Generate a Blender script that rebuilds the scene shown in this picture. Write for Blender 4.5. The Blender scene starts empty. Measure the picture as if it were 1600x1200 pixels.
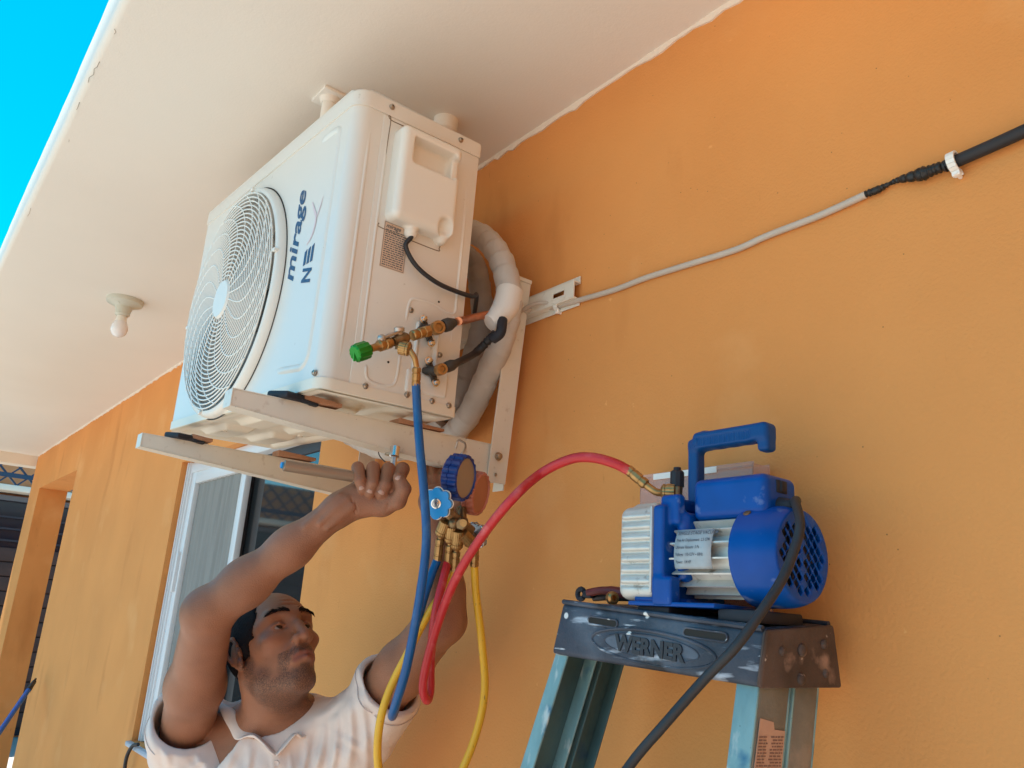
import bpy, bmesh, math, random
import numpy as np
from mathutils import Vector, Matrix, Quaternion
random.seed(7); rng = np.random.RandomState(7)
PI = math.pi
# ------------------------------------------------------------------ camera, sky, sun, exposure
SC = bpy.context.scene
CAM_M = np.array([[0.62197, 0.780368, 0.064646], [0.181521, -0.223999, 0.957536], [0.761711, -0.583824, -0.280974]])
CAM_C = np.array([0.0, -0.99, 1.6]); FPX = 1256.16
cd = bpy.data.cameras.new('camera'); cam = bpy.data.objects.new('camera', cd); SC.collection.objects.link(cam)
cd.sensor_width = 36; cd.lens = FPX / 1600 * 36; cd.clip_start = 0.05; cd.clip_end = 2000
mw = Matrix([list(CAM_M[:, 0]) + [0], list(CAM_M[:, 1]) + [0], list(CAM_M[:, 2]) + [0], [0, 0, 0, 1]])
R3 = Matrix([[CAM_M[0][i], CAM_M[1][i], CAM_M[2][i]] for i in range(3)])
q = R3.to_quaternion(); q.normalize()
cam.rotation_mode = 'QUATERNION'; cam.rotation_quaternion = q; cam.location = CAM_C.tolist()
SC.camera = cam
SC.view_settings.view_transform = 'Standard'; SC.view_settings.look = 'None'; SC.view_settings.gamma = 1
SC.view_settings.use_curve_mapping = False
SC.view_settings.exposure = 1.05
SUN_EL, SUN_AZ = math.radians(73), math.radians(248)      # azimuth measured from +Y towards +X
w = bpy.data.worlds.new('World'); SC.world = w; w.use_nodes = True
nt = w.node_tree; nt.nodes.clear()
sky = nt.nodes.new('ShaderNodeTexSky'); sky.sky_type = 'NISHITA'; sky.sun_disc = False
sky.sun_elevation = SUN_EL; sky.sun_rotation = SUN_AZ; sky.air_density = 1.0; sky.dust_density = 0.3; sky.ozone_density = 2.0
hs = nt.nodes.new('ShaderNodeHueSaturation'); hs.inputs['Saturation'].default_value = 1.6; hs.inputs['Hue'].default_value = 0.4715
bg = nt.nodes.new('ShaderNodeBackground'); bg.inputs[1].default_value = 0.13
wo = nt.nodes.new('ShaderNodeOutputWorld')
nt.links.new(sky.outputs[0], hs.inputs['Color']); nt.links.new(hs.outputs[0], bg.inputs[0]); nt.links.new(bg.outputs[0], wo.inputs[0])
sd = bpy.data.lights.new('sun', 'SUN'); sd.energy = 4.6; sd.angle = math.radians(0.5); sd.color = (1, 0.95, 0.87)
sun = bpy.data.objects.new('sun', sd); SC.collection.objects.link(sun)
sdir = Vector((math.sin(SUN_AZ) * math.cos(SUN_EL), math.cos(SUN_AZ) * math.cos(SUN_EL), math.sin(SUN_EL)))
sun.rotation_mode = 'QUATERNION'; sun.rotation_quaternion = sdir.to_track_quat('Z', 'Y'); sun.location = (0, -4, 9)
SC.cycles.max_bounces = 10; SC.cycles.diffuse_bounces = 7; SC.cycles.glossy_bounces = 4; SC.cycles.transmission_bounces = 6

# ------------------------------------------------------------------ geometry helpers
def at(px, py, x=None, y=None, z=None, d=None):
    """world point seen at photo pixel (px,py) on the plane x=, y=, z= or at depth d"""
    r = CAM_M.T @ np.array([(px - 800) / FPX, -(py - 600) / FPX, -1.0])
    if x is not None: t = (x - CAM_C[0]) / r[0]
    elif y is not None: t = (y - CAM_C[1]) / r[1]
    elif z is not None: t = (z - CAM_C[2]) / r[2]
    else: t = d
    return Vector((CAM_C + r * t).tolist())
def depth(P): return -float(CAM_M[2] @ (np.array(P) - CAM_C))
CX, CY, CZ = Vector(CAM_M[0]), Vector(CAM_M[1]), Vector(CAM_M[2])

def spline(pts, n=12, closed=False):
    pts = [Vector(p) for p in pts]; out = []
    N = len(pts)
    if N < 3 and not closed: return pts
    rngi = range(N if closed else N - 1)
    for i in rngi:
        if closed: p0, p1, p2, p3 = pts[i - 1], pts[i], pts[(i + 1) % N], pts[(i + 2) % N]
        else:
            p1, p2 = pts[i], pts[i + 1]
            p0 = pts[i - 1] if i > 0 else p1 * 2 - p2
            p3 = pts[i + 2] if i + 2 < N else p2 * 2 - p1
        for k in range(n):
            t = k / n
            out.append(0.5 * ((2 * p1) + (p2 - p0) * t + (2 * p0 - 5 * p1 + 4 * p2 - p3) * t * t + (3 * p1 - p0 - 3 * p2 + p3) * t ** 3))
    if not closed: out.append(pts[-1])
    return out

class MB:
    def __init__(s): s.bm = bmesh.new()
    def _xf(s, vs, M):
        if M is not None:
            for v in vs: v.co = M @ v.co
    def box(s, c, size, bev=0, M=None, seg=2):
        """axis aligned box of centre c and size, then moved by M"""
        r = bmesh.ops.create_cube(s.bm, size=1); vs = r['verts']
        for v in vs: v.co = Vector((c[0] + v.co.x * size[0], c[1] + v.co.y * size[1], c[2] + v.co.z * size[2]))
        if bev > 0:
            es = list({e for v in vs for e in v.link_edges})
            rr = bmesh.ops.bevel(s.bm, geom=vs + es, offset=min(bev, min(size) * .49), segments=seg, profile=.5, affect='EDGES')
            vs = rr['verts']
            vs = list({v for f in rr['faces'] for v in f.verts} | {v for v in vs if v.is_valid})
        s._xf(vs, M); return s
    def b2(s, a, b, bev=0, M=None):
        a, b = Vector(a), Vector(b)
        return s.box((a + b) / 2, [max(abs(b[i] - a[i]), 1e-5) for i in range(3)], bev, M)
    def beam(s, p0, p1, wd, h, up=(0, 0, 1), bev=0, w1=None, h1=None):
        """bar from p0 to p1, width across and height along up; may taper to w1,h1"""
        p0, p1 = Vector(p0), Vector(p1); d = (p1 - p0).normalized(); up = Vector(up)
        sx = d.cross(up).normalized(); uu = sx.cross(d)
        w1 = w1 or wd; h1 = h1 or h
        vs = []
        for p, a, b in ((p0, wd, h), (p1, w1, h1)):
            for i, j in ((-1, -1), (1, -1), (1, 1), (-1, 1)): vs.append(s.bm.verts.new(p + sx * a / 2 * i + uu * b / 2 * j))
        fs = [s.bm.faces.new([vs[k] for k in f]) for f in ((3, 2, 1, 0), (4, 5, 6, 7), (0, 1, 5, 4), (1, 2, 6, 5), (2, 3, 7, 6), (3, 0, 4, 7))]
        if bev: bmesh.ops.bevel(s.bm, geom=vs + list({e for v in vs for e in v.link_edges}), offset=bev, segments=2, profile=.5, affect='EDGES')
        return s
    def hexa(s, P, bev=0):
        """8 corners: bottom 0-3, top 4-7"""
        vs = [s.bm.verts.new(Vector(p)) for p in P]
        for f in ((3, 2, 1, 0), (4, 5, 6, 7), (0, 1, 5, 4), (1, 2, 6, 5), (2, 3, 7, 6), (3, 0, 4, 7)): s.bm.faces.new([vs[k] for k in f])
        if bev: bmesh.ops.bevel(s.bm, geom=vs + list({e for v in vs for e in v.link_edges}), offset=bev, segments=3, profile=.5, affect='EDGES')
        return s
    def poly(s, pts):
        s.bm.faces.new([s.bm.verts.new(Vector(p)) for p in pts]); return s
    def prism(s, pts, vec, bev=0):
        """extrude a planar polygon by vec"""
        vec = Vector(vec); a = [s.bm.verts.new(Vector(p)) for p in pts]; b = [s.bm.verts.new(Vector(p) + vec) for p in pts]; n = len(pts)
        s.bm.faces.new(a[::-1]); s.bm.faces.new(b)
        for i in range(n): s.bm.faces.new((a[i], a[(i + 1) % n], b[(i + 1) % n], b[i]))
        if bev: bmesh.ops.bevel(s.bm, geom=list({e for v in a + b for e in v.link_edges if (v in a) != (e.other_vert(v) in a) or True}), offset=bev, segments=2, profile=.5, affect='EDGES')
        return s
    def lathe(s, p0, d, prof, n=24, knurl=0, cap=True, ang0=0):
        """surface of revolution: prof = [(distance along d, radius)]"""
        p0 = Vector(p0); d = Vector(d).normalized()
        u = d.orthogonal().normalized(); v = d.cross(u); rings = []
        for t, r in prof:
            ring = []
            for k in range(n):
                a = 2 * PI * k / n + ang0; rr = max(r, 1e-5) * (1 - (knurl if k % 2 else 0))
                ring.append(s.bm.verts.new(p0 + d * t + (u * math.cos(a) + v * math.sin(a)) * rr))
            rings.append(ring)
        for a, b in zip(rings, rings[1:]):
            for k in range(n): s.bm.faces.new((a[k], a[(k + 1) % n], b[(k + 1) % n], b[k]))
        if cap: s.bm.faces.new(rings[0][::-1]); s.bm.faces.new(rings[-1])
        return s
    def cyl(s, p0, p1, r, r1=None, n=20):
        p0, p1 = Vector(p0), Vector(p1); L = (p1 - p0).length
        return s.lathe(p0, p1 - p0, [(0, r), (L, r if r1 is None else r1)], n)
    def tube(s, pts, r, n=10, closed=False, cap=True, flat=1.0, fdir=None):
        pts = [Vector(p) for p in pts]; N = len(pts); rings = []
        t0 = (pts[1] - pts[0]).normalized(); nrm = t0.orthogonal().normalized() if fdir is None else (Vector(fdir) - t0 * t0.dot(Vector(fdir))).normalized()
        for i, p in enumerate(pts):
            if closed: t = (pts[(i + 1) % N] - pts[i - 1]).normalized()
            else: t = (pts[min(i + 1, N - 1)] - pts[max(i - 1, 0)]).normalized()
            nrm = (nrm - t * nrm.dot(t)).normalized(); b = t.cross(nrm)
            ri = r(i / (N - 1)) if callable(r) else (r[i] if isinstance(r, (list, tuple)) else r)
            rings.append([s.bm.verts.new(p + (nrm * math.cos(2 * PI * k / n) * flat + b * math.sin(2 * PI * k / n)) * ri) for k in range(n)])
        prs = list(zip(rings, rings[1:])) + ([(rings[-1], rings[0])] if closed else [])
        for a, b in prs:
            for k in range(n): s.bm.faces.new((a[k], a[(k + 1) % n], b[(k + 1) % n], b[k]))
        if cap and not closed: s.bm.faces.new(rings[0][::-1]); s.bm.faces.new(rings[-1])
        return s
    def ball(s, c, r, n=16, sc=(1, 1, 1)):
        rr = bmesh.ops.create_uvsphere(s.bm, u_segments=n, v_segments=max(6, n * 2 // 3), radius=r)
        for v in rr['verts']: v.co = Vector((c[0] + v.co.x * sc[0], c[1] + v.co.y * sc[1], c[2] + v.co.z * sc[2]))
        return s
    def grid(s, fn, nu, nv):
        g = [[s.bm.verts.new(Vector(fn(i / nu, j / nv))) for j in range(nv + 1)] for i in range(nu + 1)]
        for i in range(nu):
            for j in range(nv): s.bm.faces.new((g[i][j], g[i + 1][j], g[i + 1][j + 1], g[i][j + 1]))
        return s

INV = {}
def finish(o, parent, loc, world):
    SC.collection.objects.link(o)
    if parent is not None:
        o.parent = parent; INV[o.name] = INV[parent.name]
        if world: o.data.transform(INV[parent.name])
    elif loc is not None:
        o.data.transform(Matrix.Translation(-Vector(loc))); o.location = loc; INV[o.name] = Matrix.Translation(-Vector(loc))
    else: INV[o.name] = Matrix.Identity(4)
    return o
def build(name, mb, m, parent=None, loc=None, world=True, smooth=35, solid=0, recalc=True):
    me = bpy.data.meshes.new(name)
    if recalc: bmesh.ops.recalc_face_normals(mb.bm, faces=mb.bm.faces[:])
    mb.bm.to_mesh(me); mb.bm.free()
    for mm in (m if isinstance(m, (list, tuple)) else [m]): me.materials.append(mm)
    if smooth:
        me.polygons.foreach_set('use_smooth', [True] * len(me.polygons)); me.set_sharp_from_angle(angle=math.radians(smooth))
    o = bpy.data.objects.new(name, me); finish(o, parent, loc, world)
    if solid:
        md = o.modifiers.new('solid', 'SOLIDIFY'); md.thickness = solid; md.offset = 0
    return o
def raw(name, V, F, m, parent=None, loc=None, world=True, smooth=True):
    me = bpy.data.meshes.new(name); V = np.asarray(V, np.float32); F = np.asarray(F, np.int32)
    me.vertices.add(len(V)); me.vertices.foreach_set('co', V.ravel())
    me.loops.add(F.size); me.loops.foreach_set('vertex_index', F.ravel())
    me.polygons.add(len(F)); me.polygons.foreach_set('loop_start', np.arange(len(F)) * 4); me.polygons.foreach_set('loop_total', np.full(len(F), 4))
    me.update(); me.validate()
    for mm in (m if isinstance(m, (list, tuple)) else [m]): me.materials.append(mm)
    me.polygons.foreach_set('use_smooth', [smooth] * len(me.polygons))
    o = bpy.data.objects.new(name, me); return finish(o, parent, loc, world)
def tag(o, label=None, cat=None, group=None, kind=None):
    if label: o['label'] = label
    if cat: o['category'] = cat
    if group: o['group'] = group
    if kind: o['kind'] = kind
    return o
def thing(name, loc, label, cat, group=None, M=None):
    o = bpy.data.objects.new(name, None); SC.collection.objects.link(o); o.empty_display_size = .1
    if M is not None: o.matrix_basis = M; INV[o.name] = M.inverted()
    else: o.location = loc; INV[o.name] = Matrix.Translation(-Vector(loc))
    return tag(o, label, cat, group)

def text_mesh(body, size, shear=0, bold=0.0, depth_=0.0, sx=1.0, spacing=1.0):
    """bmesh of a line of text in the xy plane, starting at the origin"""
    c = bpy.data.curves.new('lettering', 'FONT'); c.body = body; c.size = size; c.shear = shear; c.offset = bold; c.extrude = depth_
    c.space_character = spacing
    c.resolution_u = 4; o = bpy.data.objects.new('lettering', c); SC.collection.objects.link(o)
    dg = bpy.context.evaluated_depsgraph_get(); me = bpy.data.meshes.new_from_object(o.evaluated_get(dg))
    mb = MB(); mb.bm.from_mesh(me); bpy.data.meshes.remove(me)
    bpy.data.objects.remove(o); bpy.data.curves.remove(c)
    for v in mb.bm.verts: v.co.x *= sx
    return mb
def text_size(mb):
    xs = [v.co.x for v in mb.bm.verts]; ys = [v.co.y for v in mb.bm.verts]; return min(xs), max(xs), min(ys), max(ys)
def place_text(mb, org, X, Y):
    X, Y = Vector(X).normalized(), Vector(Y); Y = (Y - X * Y.dot(X)).normalized(); Z = X.cross(Y); org = Vector(org)
    for v in mb.bm.verts: v.co = org + X * v.co.x + Y * v.co.y + Z * v.co.z
    return mb

# ------------------------------------------------------------------ materials
def mat(name, col, rough=.5, metal=0.0, bump=0.0, bs=120., var=0.0, vs=8., col2=None, c2amt=0.5, c2s=6., c2w=.12, spec=.5, coat=0.0, sss=0.0, trans=0.0, ior=1.45, det=4., bump2=0.0, bs2=12., stretch=None):
    m = bpy.data.materials.new(name); m.use_nodes = True; n = m.node_tree.nodes; l = m.node_tree.links
    b = n['Principled BSDF']; b.inputs['Roughness'].default_value = rough; b.inputs['Metallic'].default_value = metal
    b.inputs['Specular IOR Level'].default_value = spec; b.inputs['Coat Weight'].default_value = coat; b.inputs['IOR'].default_value = ior
    if sss: b.inputs['Subsurface Weight'].default_value = sss; b.inputs['Subsurface Radius'].default_value = (.02, .008, .004); b.inputs['Subsurface Scale'].default_value = .35
    b.inputs['Transmission Weight'].default_value = trans
    tc = n.new('ShaderNodeTexCoord'); co = tc.outputs['Object']
    if stretch:
        mp = n.new('ShaderNodeMapping'); mp.inputs['Scale'].default_value = stretch; l.new(co, mp.inputs[0]); co = mp.outputs[0]
    c = (*col, 1); b.inputs['Base Color'].default_value = c; last = None
    def noise(s, d=det, off=0):
        t = n.new('ShaderNodeTexNoise'); t.inputs['Scale'].default_value = s; t.inputs['Detail'].default_value = d; l.new(co, t.inputs['Vector']); return t.outputs['Fac']
    if var:
        r = n.new('ShaderNodeValToRGB'); r.color_ramp.elements[0].position = .3; r.color_ramp.elements[1].position = .7
        r.color_ramp.elements[0].color = (*[max(0, x * (1 - var)) for x in col], 1); r.color_ramp.elements[1].color = (*[min(1, x * (1 + var)) for x in col], 1)
        l.new(noise(vs), r.inputs[0]); last = r.outputs[0]
    if col2 is not None:
        r = n.new('ShaderNodeValToRGB'); r.color_ramp.elements[0].position = c2amt - c2w / 2; r.color_ramp.elements[1].position = c2amt + c2w / 2
        r.color_ramp.elements[0].color = (0, 0, 0, 1); r.color_ramp.elements[1].color = (1, 1, 1, 1)
        l.new(noise(c2s, 8), r.inputs[0]); mx = n.new('ShaderNodeMix'); mx.data_type = 'RGBA'
        l.new(r.outputs[0], mx.inputs[0])
        if last is not None: l.new(last, mx.inputs[6])
        else: mx.inputs[6].default_value = c
        mx.inputs[7].default_value = (*col2, 1); last = mx.outputs[2]
    if last is not None: l.new(last, b.inputs['Base Color'])
    if bump or bump2:
        bp = n.new('ShaderNodeBump'); bp.inputs['Distance'].default_value = .002; bp.inputs['Strength'].default_value = bump
        l.new(noise(bs), bp.inputs['Height']); nv = bp.outputs[0]
        if bump2:
            b3 = n.new('ShaderNodeBump'); b3.inputs['Distance'].default_value = .01; b3.inputs['Strength'].default_value = bump2
            l.new(noise(bs2, 3), b3.inputs['Height']); l.new(nv, b3.inputs['Normal']); nv = b3.outputs[0]
        l.new(nv, b.inputs['Normal'])
    m['last'] = 1
    return m
def mixin(m, col, scale, lo, hi, kind='noise', stretch=None, rough=None):
    """lay a second colour over a material where a noise or voronoi passes a threshold"""
    n = m.node_tree.nodes; l = m.node_tree.links; b = n['Principled BSDF']
    tc = n.new('ShaderNodeTexCoord'); co = tc.outputs['Object']
    if stretch: mp = n.new('ShaderNodeMapping'); mp.inputs['Scale'].default_value = stretch; l.new(co, mp.inputs[0]); co = mp.outputs[0]
    if kind == 'noise': t = n.new('ShaderNodeTexNoise'); t.inputs['Detail'].default_value = 7; t.inputs['Scale'].default_value = scale; out = t.outputs['Fac']
    else: t = n.new('ShaderNodeTexVoronoi'); t.inputs['Scale'].default_value = scale; out = t.outputs['Distance']
    l.new(co, t.inputs['Vector'])
    r = n.new('ShaderNodeMapRange'); r.inputs['From Min'].default_value = lo; r.inputs['From Max'].default_value = hi; l.new(out, r.inputs['Value'])
    mx = n.new('ShaderNodeMix'); mx.data_type = 'RGBA'; mx.inputs[7].default_value = (*col, 1); l.new(r.outputs[0], mx.inputs[0])
    src = b.inputs['Base Color']
    if src.is_linked: l.new(src.links[0].from_socket, mx.inputs[6])
    else: mx.inputs[6].default_value = src.default_value
    l.new(mx.outputs[2], src)
    return m
M = {}
M['wall'] = mat('orange_paint', (.72, .305, .092), .8, bump=.55, bs=210, var=.06, vs=2.2, bump2=.12, bs2=18, spec=.25)
mixin(M['wall'], (.66, .262, .072), 1.2, .5, .8)
mixin(M['wall'], (.30, .14, .05), 30, .040, .018, 'vor'); mixin(M['wall'], (.52, .20, .055), 70, .70, .78, stretch=(1, 1, .18)); mixin(M['wall'], (.80, .38, .13), 46, .70, .76); mixin(M['wall'], (.56, .215, .06), 5, .60, .80, stretch=(1, 1, .3)); mixin(M['wall'], (.76, .36, .13), 3.1, .58, .74)
M['soffit'] = mat('cream_paint', (.765, .725, .655), .85, bump=.2, bs=200, var=.02, vs=2, bump2=.04, bs2=6, spec=.2)
M['cream'] = mat('cream_plaster', (.80, .70, .58), .85, bump=.4, bs=120)
M['ground'] = mat('concrete', (.43, .40, .36), .9, bump=.3, bs=60, var=.12, vs=1.5)
M['white'] = mat('white_enamel', (.73, .695, .63), .33, bump=.02, bs=90, var=.015, vs=4, coat=.15)
M['pan'] = mat('cream_enamel', (.78, .72, .60), .4, bump=.03, bs=80)
mixin(M['white'], (.50, .45, .38), 55, .70, .80); mixin(M['white'], (.40, .34, .27), 240, .74, .78)
M['plastic'] = mat('white_plastic', (.80, .76, .68), .38)
M['grille'] = mat('grille_plastic', (.78, .76, .70), .4)
M['darkin'] = mat('dark_interior', (.06, .055, .05), .8)
M['fan'] = mat('fan_plastic', (.17, .165, .155), .5)
M['navy'] = mat('navy_print', (.025, .075, .17), .5)
M['slate'] = mat('slate_print', (.09, .11, .13), .5)
M['pink'] = mat('faded_pink_print', (.72, .56, .57), .5)
M['screw'] = mat('steel_screw', (.42, .38, .33), .35, 1.0)
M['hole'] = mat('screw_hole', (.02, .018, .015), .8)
M['metal_paint'] = mat('bracket_paint', (.72, .68, .59), .42, bump=.05, bs=60, var=.03, vs=20)
mixin(M['metal_paint'], (.52, .45, .36), 60, .62, .78); mixin(M['metal_paint'], (.25, .17, .11), 150, .73, .77)
M['rubber'] = mat('black_rubber', (.018, .02, .028), .65)
M['wood'] = mat('wood_shim', (.42, .22, .13), .8, var=.25, vs=40, stretch=(3, 20, 20))
M['tape'] = mat('pipe_tape', (.52, .48, .44), .55, bump=.35, bs=60, var=.06, vs=20, bump2=.15, bs2=40)
M['tape2'] = mat('old_pipe_tape', (.36, .34, .32), .6, bump=.35, bs=60, var=.12, vs=20)
M['copper'] = mat('copper', (.62, .24, .12), .35, .9, var=.15, vs=60, bump=.15, bs=200)
M['brass'] = mat('brass', (.42, .25, .10), .36, .9, var=.18, vs=90, bump=.1, bs=300)
M['bronze'] = mat('tarnished_brass', (.25, .17, .09), .42, .85, var=.25, vs=80)
M['steel'] = mat('brushed_steel', (.50, .46, .42), .38, .85, var=.12, vs=60)
M['chrome'] = mat('chrome', (.70, .68, .66), .22, 1.0, var=.08, vs=60)
M['dark_steel'] = mat('dark_valve', (.06, .055, .05), .5, .4)
M['green'] = mat('green_anodised', (.02, .25, .03), .3, .6)
M['bluehose'] = mat('blue_hose', (.003, .085, .26), .36, var=.08, vs=20)
M['redhose'] = mat('red_hose', (.50, .022, .028), .36, var=.06, vs=20)
M['yellowhose'] = mat('yellow_hose', (.78, .43, .03), .36, var=.05, vs=20)
mixin(M['yellowhose'], (.35, .2, .04), 220, .66, .7, stretch=(1, 1, .25))
M['bluerub'] = mat('blue_rubber_boot', (.008, .03, .17), .42, var=.1, vs=60)
M['redrub'] = mat('faded_red_boot', (.48, .16, .10), .45, var=.1, vs=40)
M['dial'] = mat('gauge_lens', (.30, .22, .16), .14, coat=.4)
M['redlens'] = mat('clouded_red_lens', (.40, .15, .085), .4)
M['knobblue'] = mat('blue_knob', (.01, .28, .68), .35)
M['knobgrey'] = mat('grey_knob', (.30, .35, .40), .3, .5)
M['pumpblue'] = mat('pump_blue', (.0005, .062, .30), .34, spec=.3, var=.08, vs=30)
mixin(M['pumpblue'], (.35, .40, .52), 26, .62, .80)
M['pumpblue2'] = mat('pump_handle_blue', (.002, .055, .20), .42, spec=.3, bump=.2, bs=400)
mixin(M['pumpblue2'], (.12, .2, .32), 40, .6, .85)
M['alu'] = mat('cast_aluminium', (.62, .60, .55), .45, .35, bump=.15, bs=150, var=.08, vs=40)
mixin(M['alu'], (.22, .17, .12), 60, .62, .78)
M['cord'] = mat('black_cord', (.025, .025, .028), .5)
M['paper'] = mat('plate_paper', (.36, .40, .42), .45, var=.1, vs=60)
M['ink'] = mat('ink', (.10, .11, .14), .6)
M['label'] = mat('rating_paper', (.66, .50, .38), .5)
M['cap'] = mat('ladder_cap', (.034, .042, .062), .55, bump=.4, bs=120, var=.3, vs=14, bump2=.1, bs2=60)
mixin(M['cap'], (.12, .145, .185), 9, .5, .75)
mixin(M['cap'], (.42, .46, .52), 40, .60, .68, stretch=(.25, 1, 1.5))
mixin(M['cap'], (.72, .72, .70), 20, .10, .07, 'vor'); mixin(M['cap'], (.55, .58, .62), 160, .66, .72, stretch=(.12, 1, 1)); mixin(M['cap'], (.018, .02, .026), 11, .56, .64)
M['capend'] = mat('worn_cap_end', (.075, .05, .04), .65, bump=.6, bs=90, var=.35, vs=20)
mixin(M['capend'], (.32, .21, .16), 16, .56, .66)
mixin(M['capend'], (.6, .5, .42), 60, .68, .74)
M['teal'] = mat('teal_fibreglass', (.21, .37, .385), .6, bump=.4, bs=150, var=.22, vs=30, stretch=(1, 1, .3))
mixin(M['teal'], (.03, .16, .28), 22, .56, .72)
mixin(M['teal'], (.50, .58, .56), 60, .58, .70, stretch=(1, 1, .35)); mixin(M['teal'], (.10, .12, .10), 120, .68, .74)
M['tealdark'] = mat('dirty_shaded_fibreglass', (.06, .12, .125), .6, bump=.3, bs=150, var=.25, vs=12)  # dirt and the shade inside the channel both put into this darker teal
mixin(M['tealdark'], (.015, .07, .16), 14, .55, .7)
M['greyrail'] = mat('worn_grey_fibreglass', (.20, .19, .155), .65, bump=.4, bs=150, var=.2, vs=20)
mixin(M['greyrail'], (.34, .29, .23), 18, .55, .7)
M['sticker'] = mat('old_sticker', (.52, .33, .24), .6, var=.08, vs=50)
M['clearplastic'] = mat('clear_pink_plastic', (.90, .72, .66), .25, trans=.75, ior=1.2)
M['skin'] = mat('skin', (.31, .132, .072), .46, bump=.5, bs=520, var=.14, vs=16, sss=.08, bump2=.04, bs2=45)
M['hair'] = mat('hair', (.014, .011, .012), .9, spec=.15, bump=.9, bs=500)
M['shirt'] = mat('shirt_cotton', (.76, .64, .575), .9, bump=.25, bs=700, spec=.15, bump2=1.0, bs2=9)
M['button'] = mat('shirt_button', (.62, .52, .48), .4)
M['eye'] = mat('eyeball', (.36, .29, .26), .15); M['iris'] = mat('iris', (.02, .012, .008), .08)
M['jeans'] = mat('denim', (.05, .08, .15), .85, bump=.3, bs=500); M['shoe'] = mat('boot_leather', (.05, .035, .025), .6)
M['nail'] = mat('fingernail', (.48, .27, .2), .35)
M['frame'] = mat('window_frame', (.70, .72, .74), .35)
M['glass'] = mat('window_glass', (.02, .022, .024), .04, spec=.8)
M['curtain'] = mat('grey_screen', (.24, .235, .22), .75, var=.12, vs=6, stretch=(6, 1, .4))
M['lattice'] = mat('dark_lattice', (.035, .037, .045), .6)
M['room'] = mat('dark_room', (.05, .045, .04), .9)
M['bluelattice'] = mat('blue_lattice', (.02, .05, .10), .6)
M['tile'] = mat('neighbour_wall', (.58, .27, .12), .8, var=.1, vs=8)
M['shopglass'] = mat('neighbour_glass', (.018, .02, .032), .15)
M['brown'] = mat('brown_blind', (.065, .035, .03), .8, var=.15, vs=5)
M['pvc'] = mat('white_pvc', (.80, .78, .72), .4)
M['porcelain'] = mat('lamp_base', (.55, .56, .48), .35)
M['bulb'] = mat('bulb_glass', (.82, .78, .76), .25, coat=.3)
M['greycable'] = mat('grey_cable', (.50, .43, .36), .55, var=.05, vs=30)
M['blacktape'] = mat('black_tape', (.015, .014, .014), .35, bump=.6, bs=120)
M['conduit'] = mat('black_conduit', (.022, .02, .022), .6)
M['clip'] = mat('white_clip', (.85, .82, .76), .4)
M['polebl'] = mat('blue_pole', (.01, .12, .5), .35)
M['redgrip'] = mat('red_grip', (.16, .02, .02), .5); M['blackgrip'] = mat('black_grip', (.02, .018, .02), .5)

mixin(M['redhose'], (.62, .14, .14), 34, .56, .8); mixin(M['bluehose'], (.05, .16, .34), 34, .56, .8)
M['skin'].node_tree.nodes['Principled BSDF'].inputs['Specular IOR Level'].default_value = .35
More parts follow.
